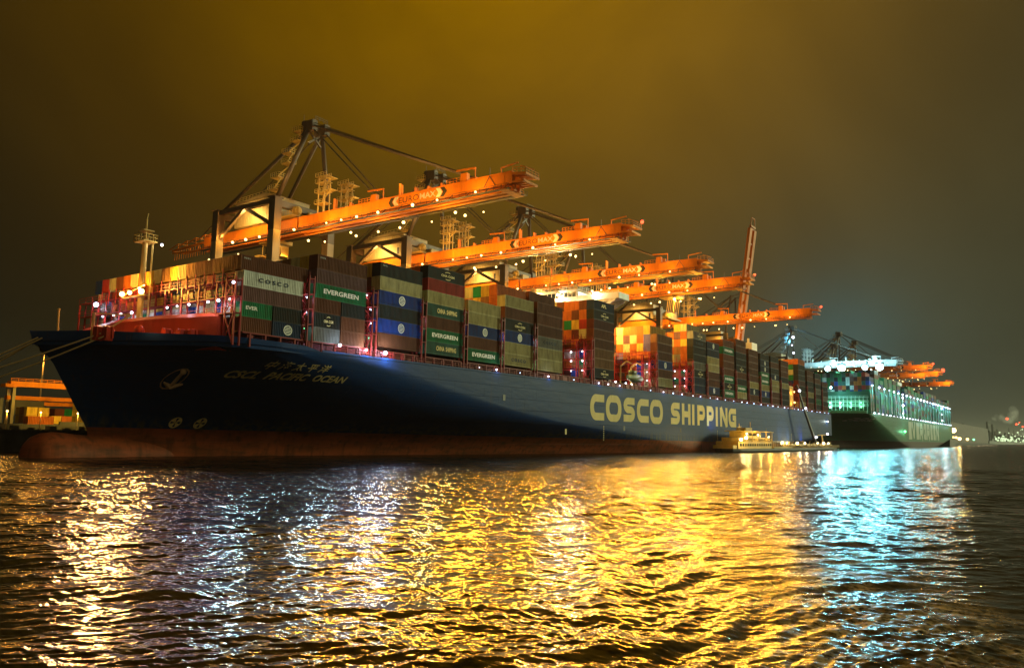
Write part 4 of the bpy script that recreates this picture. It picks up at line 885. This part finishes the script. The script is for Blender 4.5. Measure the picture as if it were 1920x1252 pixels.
# ------------------------------------------------------------------ green ship
def ever():
    pass
    r = thing('container_ship', (0, 0, 0), 'green container ship moored beyond, lettered EVERGREEN, floodlit cyan', 'container ship'); r.scale = (1.155, 1, 1.22); r.location = (490, 0, 0)
    keep = Xflat
    globals()['Xflat'] = lambda z: ip(z, [-3, 0, 1.2, 4, 11.2, 18.6], [150, 128, 115, 90, 45, -4])
    build_hull('hull', M_EHULL, r)
    def en(u, v):
        x, z = -9+15*u, 14.6+1.7*v; return (x, YC-halfb(x, z)-.25, z)
    text_on('ship_name', 'EVER ACT', en, M_WHITE, r, .02, .25); globals()['Xflat'] = keep
    w = MB(); w.box(-6, -5, 1, 55, 17.5, 20.3); w.build('breakwater', M_WHITE if False else mat('pale_green', (.25, .55, .38), .5), r)
    w = MB(); w.box(-4, 376, -1.15, -.95, 18.5, 19.2); w.build('side_bulwark', M_EGREEN, r)
    w = MB(); w.box(0, 372, 2, 54, 17.5, 20.3)
    for k in range(24): w.box(-2+k*16, -1+k*16, -.6, 55, 18.6, 31)
    w.build('lashing_bridge', M_EGREEN, r)
    w = MB()
    for k in range(22): w.box(-3.4, -3.0, 1+k*2.5, 1.35+k*2.5, 18.6, 28)
    for z in (22.6, 25, 27.4): w.box(-3.6, -2.2, .5, 55, z, z+.25); w.rail((-3.6, .5, z), (-3.6, 55, z), t=.15, step=2.5)
    w.build('front_bridge', mat('pale_post', (.45, .6, .5), .5), r)
    w = MB()
    for k in range(9):
        pass
    LXE = [('E', 122, 136), ('V', 137, 152), ('E', 156, 170), ('R', 173, 188), ('G', 191, 206), ('R', 209, 224), ('E', 228, 241), ('E', 245, 258), ('N', 262, 278)]
    for ch, a, c in LXE:
        for kk, q in stroke_letter(ch, c-a, 11.6, 3.9): w.add([(a+p[0], -1.25-.004*kk, 5.6+p[1]) for p in q], [(0, 1, 2, 3)])
    w.build('hull_lettering', mat('pale_letters', (.42, .50, .36), .6), r)
    # lamp posts of the lashing bridges along the side
    for k in range(23):
        x = 3+k*16.3 if k else -1
        w = MB(); w.bar((0, 0, 0), (0, 0, 15), .55); q = w.build('bridge_post', mat('pale_post', (.45, .6, .5), .5), r, loc=(x, -1.6, 18.8))
        l = lamp('post_lamp', (0, -.2, 15.2), q, EW if k % 5 else EC, .62, hood=False)
        if k % 2 == 0: plight((0, -3.5, -3), 5200, (.14, .72, .9), .7, l)
        else: plight((0, -2.5, -13.5), 900, (.4, .95, .9), .7, l)
    for k in range(30): lamp('deck_lamp', (2+k*12.4, -1.9, 19.2), r, EW if k % 4 else EC, .38, hood=False)
    for y in np.arange(5, 55, 6.5):
        for z in (22.6, 25.0):
            l = lamp('bridge_lamp', (-3.7, y, z-.3), r, EC if (int(y)+int(z)) % 3 else EG, .42, hood=False)
        plight((-5.2, y, 23.9), 1100, (.3, 1.0, .7), .5, r)
    w = MB(); w.box(96, 108, 4, 50, 20, 43); w.box(94, 110, 0, 56, 40, 42); w.build('deckhouse', M_WHITE, r)
    l = lamp('side_lamp', (100, -2.2, 10.4), r, EG, 1.2); plight((0, -1.5, 0), 2500, (.2, 1, .5), .6, l)
    w = MB(); w.bar((-10, 28, 17.5), (-10, 28, 34), 1.1, n=8); w.bar((-10, 22, 32), (-10, 34, 32), .5); added_mast = w.build('foremast', M_WHITE, r)  # mast and its lamps added to light the front of the stacks
    for y in (22, 28, 34): lamp('mast_lamp', (-10, y, 32.8), added_mast, EC, .8); spot((-10.6, y, 33), (0, y*1.6-17, 34), 26000, (.25, .85, 1), 130, .6, added_mast)
    for x in (100, 300):
        for z in (22, 27, 32): plight((x, -3.5, z), 2500, (.8, .9, 1), .6, r); lamp('house_lamp', (x, -1.8, z), r, EW, .6)
    # its cargo, hundreds of boxes
    m = MB()
    pl = ['green']*7+['brown', 'maroon', 'navy', 'dark', 'teal', 'grey', 'mauve', 'blue']
    for bi in range(25):
        x0 = bi*14.9
        if 7 <= bi <= 7: continue
        n = 8+(1 if rng.random() > .5 else 0) if bi > 1 else 9+bi
        for j in range(22):
            nn = n-(1 if rng.random() > .85 else 0)
            for t in range(nn):
                if 0 < j < 21 and bi not in (0, 8) and t < nn-2: continue
                simple_box(m, x0, j*2.5, 20.3+t*2.35, 12.2, 2.5, 2.35, FK.index(random.choice(pl if bi else pl[6:]+['white', 'red', 'orange', 'green'])))
    o = m.build('stacked_containers', list(CM.values())); o.scale = r.scale; o.location = r.location; tag(o, 'containers stacked high along the whole deck of the green ship', 'containers', kind='stuff')
ever()
# ------------------------------------------------------------------ bunker barge alongside
bt = thing('bunker_barge', (180, -14, 0), 'low dark tanker barge alongside with a yellow lit wheelhouse block', 'barge')
w = MB()
zs = [(-.6, .8), (.6, 1.0), (1.4, 1.0)]
rows = []
X = [(8, 0.05), (11, .62), (15, .9), (20, 1), (150, 1), (156, .8), (160, .35)]
vs = []
for z, k in zs:
    vs += [(x+(0 if z > 0 else .6), 5.2-5.2*h*k, z) for x, h in X]+[(x+(0 if z > 0 else .6), 5.2+5.2*h*k, z) for x, h in reversed(X)]
nn = 2*len(X)
w.add(vs, [(j*nn+i, j*nn+(i+1) % nn, (j+1)*nn+(i+1) % nn, (j+1)*nn+i) for j in range(2) for i in range(nn)]+[tuple(range(2*nn, 3*nn))])
w.build('hull', M_DARK, bt)
w = MB(); w.box(14, 52, 1.2, 9.2, 1.4, 3.9); w.box(18, 50, 1.8, 8.6, 3.9, 5.3); w.box(25, 42, 2.2, 8.2, 5.4, 7.4); w.box(22, 54, 1.4, 9, 7.5, 7.75); w.box(10, 14, 1.6, 8.8, 1.4, 2.6)
for x in (22, 30, 38, 46, 53.5): w.bar((x, 1.5, 3.9), (x, 1.5, 7.5), .18)
w.rail((14, 1.2, 3.9), (52, 1.2, 3.9), step=1.4, t=.1); w.box(29, 36, 3.5, 7, 7.75, 8.9)
sb = w.build('superstructure', mat('barge_yellow', (.70, .45, .07), .45), bt)
w = MB()
for x in np.arange(16, 51, 2.6): w.box(x, x+1.3, 1.12, 1.2, 2.3, 3.2)
for x in np.arange(25.3, 41.5, 1.8): w.box(x, x+1.45, 2.12, 2.2, 6.0, 7.1)
for x in np.arange(18.5, 49, 2.3): w.box(x, x+1.2, 1.72, 1.8, 4.3, 5.0)
w.build('window', M_GLASS, sb)
w = MB(); w.box(52.5, 78, .6, 9.8, 1.45, 2.0); w.box(53, 77, .9, 9.5, 3.9, 4.1)
for x in np.arange(53, 78, 2.4): w.bar((x, 1, 2), (x, 1, 3.9), .3)
for k in range(26): x = 80+k*3; w.bar((x, 1+random.random()*7, 1.4), (x, 1+random.random()*7, 2.6+random.random()*1.8), .3)
w.bar((80, 4, 2.6), (158, 4, 2.6), .5, n=8); w.bar((80, 6, 2.9), (158, 6, 2.9), .4, n=8); w.rail((78, .5, 1.4), (158, .5, 1.4), step=2, t=.1); w.bar((136, 3, 1.4), (136, 3, 7.5), .4); w.bar((128, 3, 7.2), (146, 3, 7.5), .25)
w.bar((60, 4, 4), (60, 4, 8), .3); w.bar((57, 4, 7.6), (64, 4, 7.6), .2)
w.build('deck_piping', M_RAIL, bt)
w = MB(); w.bar((22, 3.5, 7.7), (22, 3.5, 10.3), .18); w.bar((19.5, 3.5, 9.0), (24.5, 3.5, 9.2), .15); w.bar((34, 3.5, 8.9), (34, 3.5, 11), .15); w.build('mast', M_RAIL, bt)
def bl2(x, y, z, em, r, pw, col):
    l = lamp('deck_lamp', (x, y, z), bt, em, r, hood=False)
    if pw: plight((0, -.8, .3), pw, col, .3, l)
bl2(20, .4, 5.2, EYY, .5, 1500, (1, .7, .2)); bl2(33, .4, 6.4, EYY, .3, 1200, (1, .65, .15)); bl2(46, .6, 5.6, EY, .4, 900, (1, .65, .15)); bl2(15, .5, 4.6, EYY, .5, 900, (1, .75, .3))
spot((12, 6, 5), (22, 13, 14), 5000, (.08, .35, 1.0), 55, .3, bt)
for x in (66, 72, 88, 100, 121, 132, 141): bl2(x, 1.5, 3.4, EYY, .42, 700, (1, .8, .5))
bl2(146, 3, 7.8, EW, .4, 200, (.9, .9, 1))
spot((118, 8, 3), (112, 13, 7), 3500, (1, .95, .7), 60, .3, bt); spot((138, 9, 3), (135, 13, 8), 2600, (.08, .3, 1.0), 65, .3, bt); spot((100, 8, 3), (102, 13, 8), 1500, (1, .95, .7), 70, .3, bt)
# black hose crane standing on the barge
hc = thing('hose_crane', (0, 0, 0), 'slender black hose crane leaning up over the deck edge from the barge', 'crane')
w = MB(); w.bar((316.5, -8.5, 1.4), (315.5, -7.5, 6.0), .8); w.bar((315.5, -7.5, 5.6), (304.5, -6.0, 19.5), 1.1, w2=.8); w.build('lower_arm', M_DARK, hc)
w = MB(); w.bar((304.5, -6.0, 19.5), (298.0, -5, 30.2), .8, w2=.4); w.build('upper_arm', M_DARK, hc)
for p in ((315.5, -8.3, 6.2), (304.8, -6.8, 19.5), (299.5, -5.6, 27.5)): l = lamp('work_lamp', p, hc, EW, .55, hood=False); plight((0, -.8, 0), 300, (.8, .95, .9), .3, l)
# ------------------------------------------------------------------ container yard behind the bow
yg = thing('yard_crane', (10, 100, 4.05), 'orange yard gantry crane over stacked containers behind the bow', 'crane'); S = Shift(yg)
w = MB(); w.box(8.0, 44, 99, 101, 14.4, 15.7); w.rail((8, 99, 15.7), (44, 99, 15.7), t=.1, step=1.6, h=.7); w.box(6.8, 9.2, 98.6, 101.4, 14.2, 15.0); S.b(w, 'girder', M_ORANGE)
w = MB(); w.box(12, 50, 110, 111.6, 11.6, 12.6); w.box(18, 52, 112, 113.5, 10.4, 11.4); S.b(w, 'rear_girder', M_ORANGE)
for x, y in ((9.2, 100), (42, 100), (12.5, 111)):
    w = MB(); w.box(x-.35, x+.35, y-.4, y+.4, 4.05, 14.3); S.b(w, 'leg', M_LEG)
w = MB(); w.box(12.3, 20.2, 108.5, 109.4, 7.8, 11.4); w.box(24.5, 25.7, 98.6, 99.4, 12.6, 13.4); S.b(w, 'cab', M_DARK)
lmp = lamp('gantry_lamp', (16, -2.2, 8.4), yg, EY, .2, hood=False)
spot((5, -34, 14), (15, -8, 3), 26000, (1, .66, .10), 90, .4, yg); spot((25, -30, 12), (14, 10, 8), 18000, (1, .6, .08), 90, .4, yg)
YC_ = [(6.0, 97, 'grey', 3, 'pale grey container stack at the far left edge of the yard', 0), (13.2, 96, 'yellow', 2, '', 0), (15.8, 96, 'yellow', 2, '', 0), (10.8, 97.5, 'tan', 2, '', 0), (10.4, 94, 'orange', 1, '', 0), (18.4, 95, 'yellow', 1, '', 0), (20.9, 95, 'orange', 1, '', 0), (22.8, 103, 'maroon', 2, '', 1), (25.6, 104, 'green', 2, '', 1), (27.5, 98, 'yellow', 3, '', 1)]
DESC = {0: 'beside the yard gantry leg', 1: 'under the yard gantry beam by the bow'}
for k, (x, y, c, n, lb, dz) in enumerate(YC_):
    for t in range(n):
        o = bpy.data.objects.new('container', M_C20); o.rotation_euler = (0, 0, math.pi/2) if k not in (3, 4) else (0, 0, 0); o.location = (x, y, 4.1+t*1.95+(1.6 if k not in (4,) else 1.4)); o.scale = (1, 1.0, 1.9); link(o)
        o.material_slots[0].link = 'OBJECT'; o.material_slots[0].material = CM[c]
        tag(o, f'{CN[c]} yard container behind the bow, {_nth[k]} block from left, {("ground","middle","top")[t]} box', 'container', 'containers in the yard behind the bow')
w = MB(); w.box(2, 30, 90, 92, 4.05, 5.5); w.box(16, 22.5, 90.5, 91, 5.5, 6.2)
for k in range(9): w.box(-6+k*3.5, -4.6+k*3.5, 70+k % 3, 72, 4.05, 4.7+.4*(k % 2))
o = w.build('quay_wall', M_CONC); tag(o, 'low pale barrier wall along the yard behind the bow', 'wall')
tk = thing('terminal_truck', (22, 80, 4.05), 'dark terminal vehicle with a red tail light beside the stem', 'truck'); S = Shift(tk)
w = MB(); w.box(19.5, 26.5, 79, 81.8, 5.2, 9.6); S.b(w, 'body', M_DARK)
w = MB(); w.box(18.6, 19.5, 79.2, 81.6, 5.0, 7.4); S.b(w, 'cab', M_DARK)
for x in (20, 22, 25):
    w = MB(); w.bar((x, 78.8, 4.7), (x, 79.3, 4.7), 1.2, n=12); S.b(w, 'wheel', M_BLACK)
lamp('tail_light', (1.6, -1.4, 1.0), tk, ER, .12, hood=False)
for k, (x, y) in enumerate(((-2, 75), (6, 78), (13, 76))):
    lp = thing('quay_lamp_post', (x, y, 4.05), ('quay lamp post nearest the left edge', 'middle quay lamp post behind the bulb', 'quay lamp post closest to the stem')[k], 'lamp post', 'lamp posts on the quay'); w = MB(); w.bar((0, 0, 0), (0, 0, 4), .12); w.build('post', M_LEG, lp)
    l = lamp('lamp_head', (0, 0, 4), lp, EY, .18); plight((0, -.3, -.5), 260, SODIUM, .3, l)
pole = thing('light_mast', (33, 140, 4.05), 'thin leaning floodlight mast rising behind the yard gantry', 'light mast'); w = MB(); w.path([(0, 0, 0), (0, 0, 22), (-.8, 0, 26), (-1.6, 0, 29)], .5); w.build('pole', M_LEG, pole)
plight((33, 138, 24), 2000, SODIUM, .4)
# ------------------------------------------------------------------ far right: tank hall, tug and refinery
sh_ = thing('storage_hall', (1500, 66, 0), 'big dark storage hall beyond the stern of the green ship', 'building')
w = MB(); w.box(0, 830, 0, 300, 0, 42)
w.add([(0, -.2, 42), (830, -.2, 42), (830, 300, 42), (0, 300, 42), (60, 150, 45), (770, 150, 45)], [(0, 1, 5, 4), (4, 5, 2, 3), (0, 4, 3), (1, 2, 5)]); w.build('hall', mat('hall_wall', (.14, .11, .09), .7), sh_)
w = MB()
for k in range(3): w.bar((290+k*150, 60, 42), (290+k*150, 60, 78), 10, n=10, w2=7)
w.build('chimney', mat('hall_wall', (.1, .1, .1)), sh_)
for k, (x, em) in enumerate(((130, EYY), (270, EY), (400, EG))): lamp('wall_lamp', (x, -4, 12), sh_, em, 3.2)
for k in range(8): plight((60+k*95, -25, 16), 1500, (1, .7, .4), 2, sh_)
tg = thing('tugboat', (960, 6, 0), 'small harbour tug glowing orange behind the green ship stern', 'tug')
w = MB(); w.add([(0, 0, -1), (60, 0, -1), (74, 9, -1), (60, 18, -1), (0, 18, -1), (-3, -1, 9), (60, -1, 9), (82, 9, 12), (60, 19, 9), (-3, 19, 9)], [(0, 1, 6, 5), (1, 2, 7, 6), (2, 3, 8, 7), (3, 4, 9, 8), (4, 0, 5, 9), (5, 6, 7, 8, 9)]); w.build('hull', M_DARK, tg)
w = MB(); w.box(12, 40, 3, 15, 9, 14); w.box(20, 32, 5, 13, 14, 18); w.bar((26, 9, 18), (26, 9, 27), 1); w.build('wheelhouse', mat('barge_yellow', (.7, .45, .07)), tg)
l = lamp('deck_flood', (24, -2, 19), tg, EYY, 2.2); plight((0, -4, 0), 22000, (1, .6, .15), 1, l)
for x in (4, 14, 36, 50): l = lamp('deck_lamp', (x, -2, 11), tg, EY, 1.0)
rf = thing('refinery', (4700, 230, 0), 'distant refinery of lit towers and pipework at the right edge', 'refinery')
w = MB(); w.box(-300, 6000, -20, 400, -2, 16)
for k in range(46):
    x = 200+k*95+random.uniform(-30, 30); h = random.uniform(35, 110) if k % 5 else random.uniform(110, 190)
    yy = random.uniform(0, 200); w.bar((x, yy, 0), (x, yy, h*.8), random.uniform(8, 18), n=8)
    if k % 3 == 0: w.box(x-40, x+60, 20, 90, 0, h*.45)
w.build('tower', mat('refinery_steel', (.12, .14, .12)), rf)
for nm, em, cnt, r in (('green_white_lamp', mat('lamp_plant', (1, 1, 1), emit=((.75, 1.0, .55), 1.6)), 95, 6), ('red_lamp', ER, 4, 10)):
    for k in range(cnt):
        x = random.uniform(150, 4600); z = 18+abs(random.gauss(0, 1))*(34 if k % 4 else 70)*(x/3500+.25) if em is not ER else 160+random.uniform(-20, 30)
        lamp('plant_lamp', (x, -8, z), rf, em, r*random.uniform(.35, .9), hood=False)
w = MB(); w.bar((0, 0, 0), (0, 0, 70), 9, n=8); w.build('flare_stack', mat('refinery_steel', (.12, .14, .12)), rf)
# smoke plume
sm = MB()
for k in range(44):
    t = k/43; sm.ball((4760+2600*t+random.uniform(-40, 40), 230+random.uniform(-20, 20), 95+150*t+30*math.sin(7*t)+random.uniform(-8, 8)), 7+24*t*random.uniform(.6, 1.1), seg=14, ring=9)
ms = bpy.data.materials.new('smoke'); ms.use_nodes = True; t_ = ms.node_tree; t_.nodes.clear(); oo = t_.nodes.new('ShaderNodeOutputMaterial'); pv = t_.nodes.new('ShaderNodeVolumePrincipled'); pv.inputs['Density'].default_value = .006; pv.inputs['Color'].default_value = (.6, .62, .5, 1); pv.inputs['Emission Strength'].default_value = .0012; pv.inputs['Emission Color'].default_value = (.7, .75, .5, 1); t_.links.new(pv.outputs[0], oo.inputs['Volume'])
o = sm.build('smoke', ms, smooth=True); tag(o, 'pale smoke drifting right from the refinery stack', 'smoke', kind='stuff')
w = MB(); w.box(2300, 30000, 420, 900, -2, 14); w.box(2600, 9000, 300, 420, -2, 9); o = w.build('far_bank', mat('far_bank', (.03, .035, .03), .9)); tag(o, kind='structure')
# ------------------------------------------------------------------ water
def make_water():
    vw = math.degrees(TH)
    ang = np.concatenate([np.linspace(-110, -38, 40, endpoint=False), np.linspace(-38, 38, 900), np.linspace(38, 110, 41)[1:]])
    r = np.concatenate([np.linspace(1.5, 14, 16, endpoint=False), 14*np.exp(np.linspace(0, math.log(12), 760, endpoint=False)), 168*np.exp(np.linspace(0, math.log(240), 130))])
    A, R_ = np.meshgrid(np.radians(vw+ang), r); X = CAM[0]+R_*np.cos(A); Y = CAM[1]+R_*np.sin(A)
    dr = np.gradient(r)[:, None]*np.ones_like(X)
    Z = np.zeros_like(X)
    g = np.random.default_rng(5)
    # domain warp so that crests wander
    WX = X+.5*np.sin(Y*.31+1.3*np.sin(X*.17))+.10*np.sin(X*1.1-Y*.6); WY = Y+.7*np.sin(X*.27+1.1*np.sin(Y*.21))+.10*np.sin(X*.7+Y*1.2)
    for k in range(95):
        lam = .26*(6/.26)**(g.random()**1.5); th = math.radians(vw+g.normal(12, 24)); K = 2*math.pi/lam
        amp = .0058*lam**.78*g.uniform(.5, 1.2)
        if lam > 4: amp *= .6
        ph = g.uniform(0, 6.28)
        att = np.clip((lam/dr-2.2)/3, 0, 1)
        s = np.sin(K*(WX*math.cos(th)+WY*math.sin(th))+ph)
        env = (.8+.3*np.sin(X*.13+Y*.09)*np.sin(X*.05-Y*.17+1))*(.65+.35*np.sin((X*math.cos(th+1.4)+Y*math.sin(th+1.4))/(lam*2.7)+ph*1.7))
        Z += amp*att*env*(s-.22*np.cos(2*(K*(WX*math.cos(th)+WY*math.sin(th))+ph)))
    # wake ridges running away from the boat, and the churned wash to the right of them
    d0 = np.array([-17.4, -77.7])-np.array([-59.7, -100.6]); L0 = np.linalg.norm(d0); d0 /= L0; n0 = np.array([-d0[1], d0[0]])
    sx = (X+59.7)*d0[0]+(Y+100.6)*d0[1]; sy = (X+59.7)*n0[0]+(Y+100.6)*n0[1]
    env = np.exp(-((sy-.8)/2.4)**2)*np.clip((sx+4)/6, 0, 1)*np.exp(-np.clip(sx-22, 0, None)/16)
    Z += env*(.042*(.6+.6*np.sin(sx*.9+1.7*np.sin(sy*.8)))*np.sin(2*math.pi*(sx*.62+sy*.55)/1.5+1.6*np.sin(sy*1.1+.7*np.sin(sx*.8)))+.03*np.sin(2*math.pi*(sx*.3+sy*1.0)/1.3))*np.clip((2/dr-2)/3, 0, 1)
    Z += .10*np.exp(-((sy-2.1-.05*sx)/.55)**2)*np.clip((sx+3)/5, 0, 1)*np.exp(-np.clip(sx-16, 0, None)/14)*(.8+.4*np.sin(sx*1.7))
    ch = np.exp(-((sy+4.6+.12*sx)/2.6)**2)*np.exp(-np.clip(sx-6, 0, None)/9)
    for k in range(26):
        lam = g.uniform(.3, 1.8); th = g.uniform(0, 6.28); K = 2*math.pi/lam
        Z += ch*.008*lam**.6*np.abs(np.sin(K*(WX*math.cos(th)+WY*math.sin(th))+g.uniform(0, 6)))*np.clip((lam/dr-2)/3, 0, 1)
    nr, na = X.shape
    V = np.stack([X, Y, Z], -1).reshape(-1, 3).astype(np.float32)
    i = np.arange(nr-1)[:, None]*na+np.arange(na-1)[None, :]
    Fq = np.stack([i, i+na, i+na+1, i+1], -1).reshape(-1, 4)[:, ::-1].astype(np.int32)
    me = bpy.data.meshes.new('water'); me.vertices.add(len(V)); me.vertices.foreach_set('co', V.ravel()); me.loops.add(Fq.size); me.loops.foreach_set('vertex_index', Fq.ravel().copy())
    me.polygons.add(len(Fq)); me.polygons.foreach_set('loop_start', np.arange(0, Fq.size, 4, dtype=np.int32)); me.polygons.foreach_set('use_smooth', np.ones(len(Fq), bool)); me.update(calc_edges=True)
    if me.polygons[len(Fq)//2].normal.z < 0: me.flip_normals()
    m = bpy.data.materials.new('water'); m.use_nodes = True; t = m.node_tree; b = t.nodes['Principled BSDF']
    b.inputs['Base Color'].default_value = (.020, .016, .008, 1); b.inputs['Roughness'].default_value = .13; b.inputs['IOR'].default_value = 1.36
    g_ = N_(t, 'ShaderNodeNewGeometry')
    def noise(sc, det, rot=0, ax=(1, 1, 1)):
        mp = N_(t, 'ShaderNodeMapping'); mp.inputs['Rotation'].default_value = (0, 0, rot); mp.inputs['Scale'].default_value = tuple(sc*a for a in ax); t.links.new(g_.outputs['Position'], mp.inputs[0])
        n = N_(t, 'ShaderNodeTexNoise'); n.inputs['Scale'].default_value = 1; n.inputs['Detail'].default_value = det; n.inputs['Roughness'].default_value = .6; t.links.new(mp.outputs[0], n.inputs[0]); return n.outputs['Fac']
    dist = N_(t, 'ShaderNodeVectorMath', operation='DISTANCE'); t.links.new(g_.outputs['Position'], dist.inputs[0]); dist.inputs[1].default_value = (CAM[0], CAM[1], 0)
    def mr_(src, a, c, lo, hi):
        r = N_(t, 'ShaderNodeMapRange'); r.inputs[1].default_value = a; r.inputs[2].default_value = c; r.inputs[3].default_value = lo; r.inputs[4].default_value = hi; t.links.new(src, r.inputs[0]); return r.outputs[0]
    fine = noise(3.4, 1.6, -TH-.2, (1, .27, 1)); calm = noise(.045, 2, .5); vr = -math.radians(90)+TH; mid = noise(.42, 3, -TH, (1.0, .42, 1)); far_ = noise(.16, 3, -TH, (1.0, .35, 1))
    b1 = N_(t, 'ShaderNodeBump'); b1.inputs['Distance'].default_value = .06; t.links.new(fine, b1.inputs['Height']); f1 = N_(t, 'ShaderNodeMath', operation='MULTIPLY'); t.links.new(mr_(dist.outputs['Value'], 20, 120, .9, .6), f1.inputs[0]); t.links.new(mr_(calm, .38, .6, .35, 1.1), f1.inputs[1]); t.links.new(f1.outputs[0], b1.inputs['Strength'])
    b2 = N_(t, 'ShaderNodeBump'); b2.inputs['Distance'].default_value = 1.0; t.links.new(mid, b2.inputs['Height']); f2 = N_(t, 'ShaderNodeMath', operation='MULTIPLY'); t.links.new(mr_(dist.outputs['Value'], 26, 80, .0, .9), f2.inputs[0]); t.links.new(mr_(dist.outputs['Value'], 250, 900, 1, .3), f2.inputs[1]); t.links.new(f2.outputs[0], b2.inputs['Strength'])
    b3 = N_(t, 'ShaderNodeBump'); b3.inputs['Distance'].default_value = 2.2; t.links.new(far_, b3.inputs['Height']); fd = N_(t, 'ShaderNodeMath', operation='MULTIPLY'); t.links.new(mr_(dist.outputs['Value'], 70, 220, .0, .8), fd.inputs[0]); t.links.new(mr_(dist.outputs['Value'], 300, 800, 1, .02), fd.inputs[1]); t.links.new(fd.outputs[0], b3.inputs['Strength']); t.links.new(b1.outputs[0], b3.inputs['Normal']); t.links.new(b3.outputs[0], b2.inputs['Normal'])
    t.links.new(b2.outputs[0], b.inputs['Normal'])
    t.links.new(mr_(dist.outputs['Value'], 18, 170, .115, .20), b.inputs['Roughness'])
    at = me.attributes.new('wash', 'FLOAT', 'POINT'); tb = np.clip(ch*2.6, 0, 1)*np.clip(.45+.55*np.sin(WX*2.1+2*np.sin(WY*1.7))*np.sin(WY*2.6+1.5*np.sin(WX*1.3)), 0, 1)
    at.data.foreach_set('value', tb.ravel().astype(np.float32))
    an = N_(t, 'ShaderNodeAttribute'); an.attribute_name = 'wash'; fo = noise(5.5, 5, .3)
    wm = N_(t, 'ShaderNodeMath', operation='MULTIPLY'); t.links.new(an.outputs['Fac'], wm.inputs[0]); t.links.new(mr_(fo, .38, .62, 0, 1), wm.inputs[1])
    cx = N_(t, 'ShaderNodeMix', data_type='RGBA'); cx.inputs[6].default_value = (.020, .016, .008, 1); cx.inputs[7].default_value = (.60, .44, .22, 1); t.links.new(wm.outputs[0], cx.inputs[0]); t.links.new(cx.outputs[2], b.inputs['Base Color'])
    rr = N_(t, 'ShaderNodeMath', operation='MULTIPLY_ADD'); rr.inputs[1].default_value = .45; t.links.new(wm.outputs[0], rr.inputs[0]); t.links.new(b.inputs['Roughness'].links[0].from_socket, rr.inputs[2]); t.links.new(rr.outputs[0], b.inputs['Roughness'])
    me.materials.append(m); o = bpy.data.objects.new('water', me); link(o); tag(o, kind='structure')
make_water()
# ------------------------------------------------------------------ air
if HAZE:
    hm = bpy.data.materials.new('haze'); hm.use_nodes = True; t_ = hm.node_tree; t_.nodes.clear(); oo = t_.nodes.new('ShaderNodeOutputMaterial'); pv = t_.nodes.new('ShaderNodeVolumePrincipled')
    pv.inputs['Density'].default_value = HAZE; pv.inputs['Color'].default_value = (.85, .85, .85, 1); pv.inputs['Anisotropy'].default_value = .3; t_.links.new(pv.outputs[0], oo.inputs['Volume'])
    w = MB(); w.box(-1600, 31000, -3000, 3000, -6, 260); o = w.build('haze', hm); tag(o, 'thin night haze over the harbour', 'haze', kind='stuff')
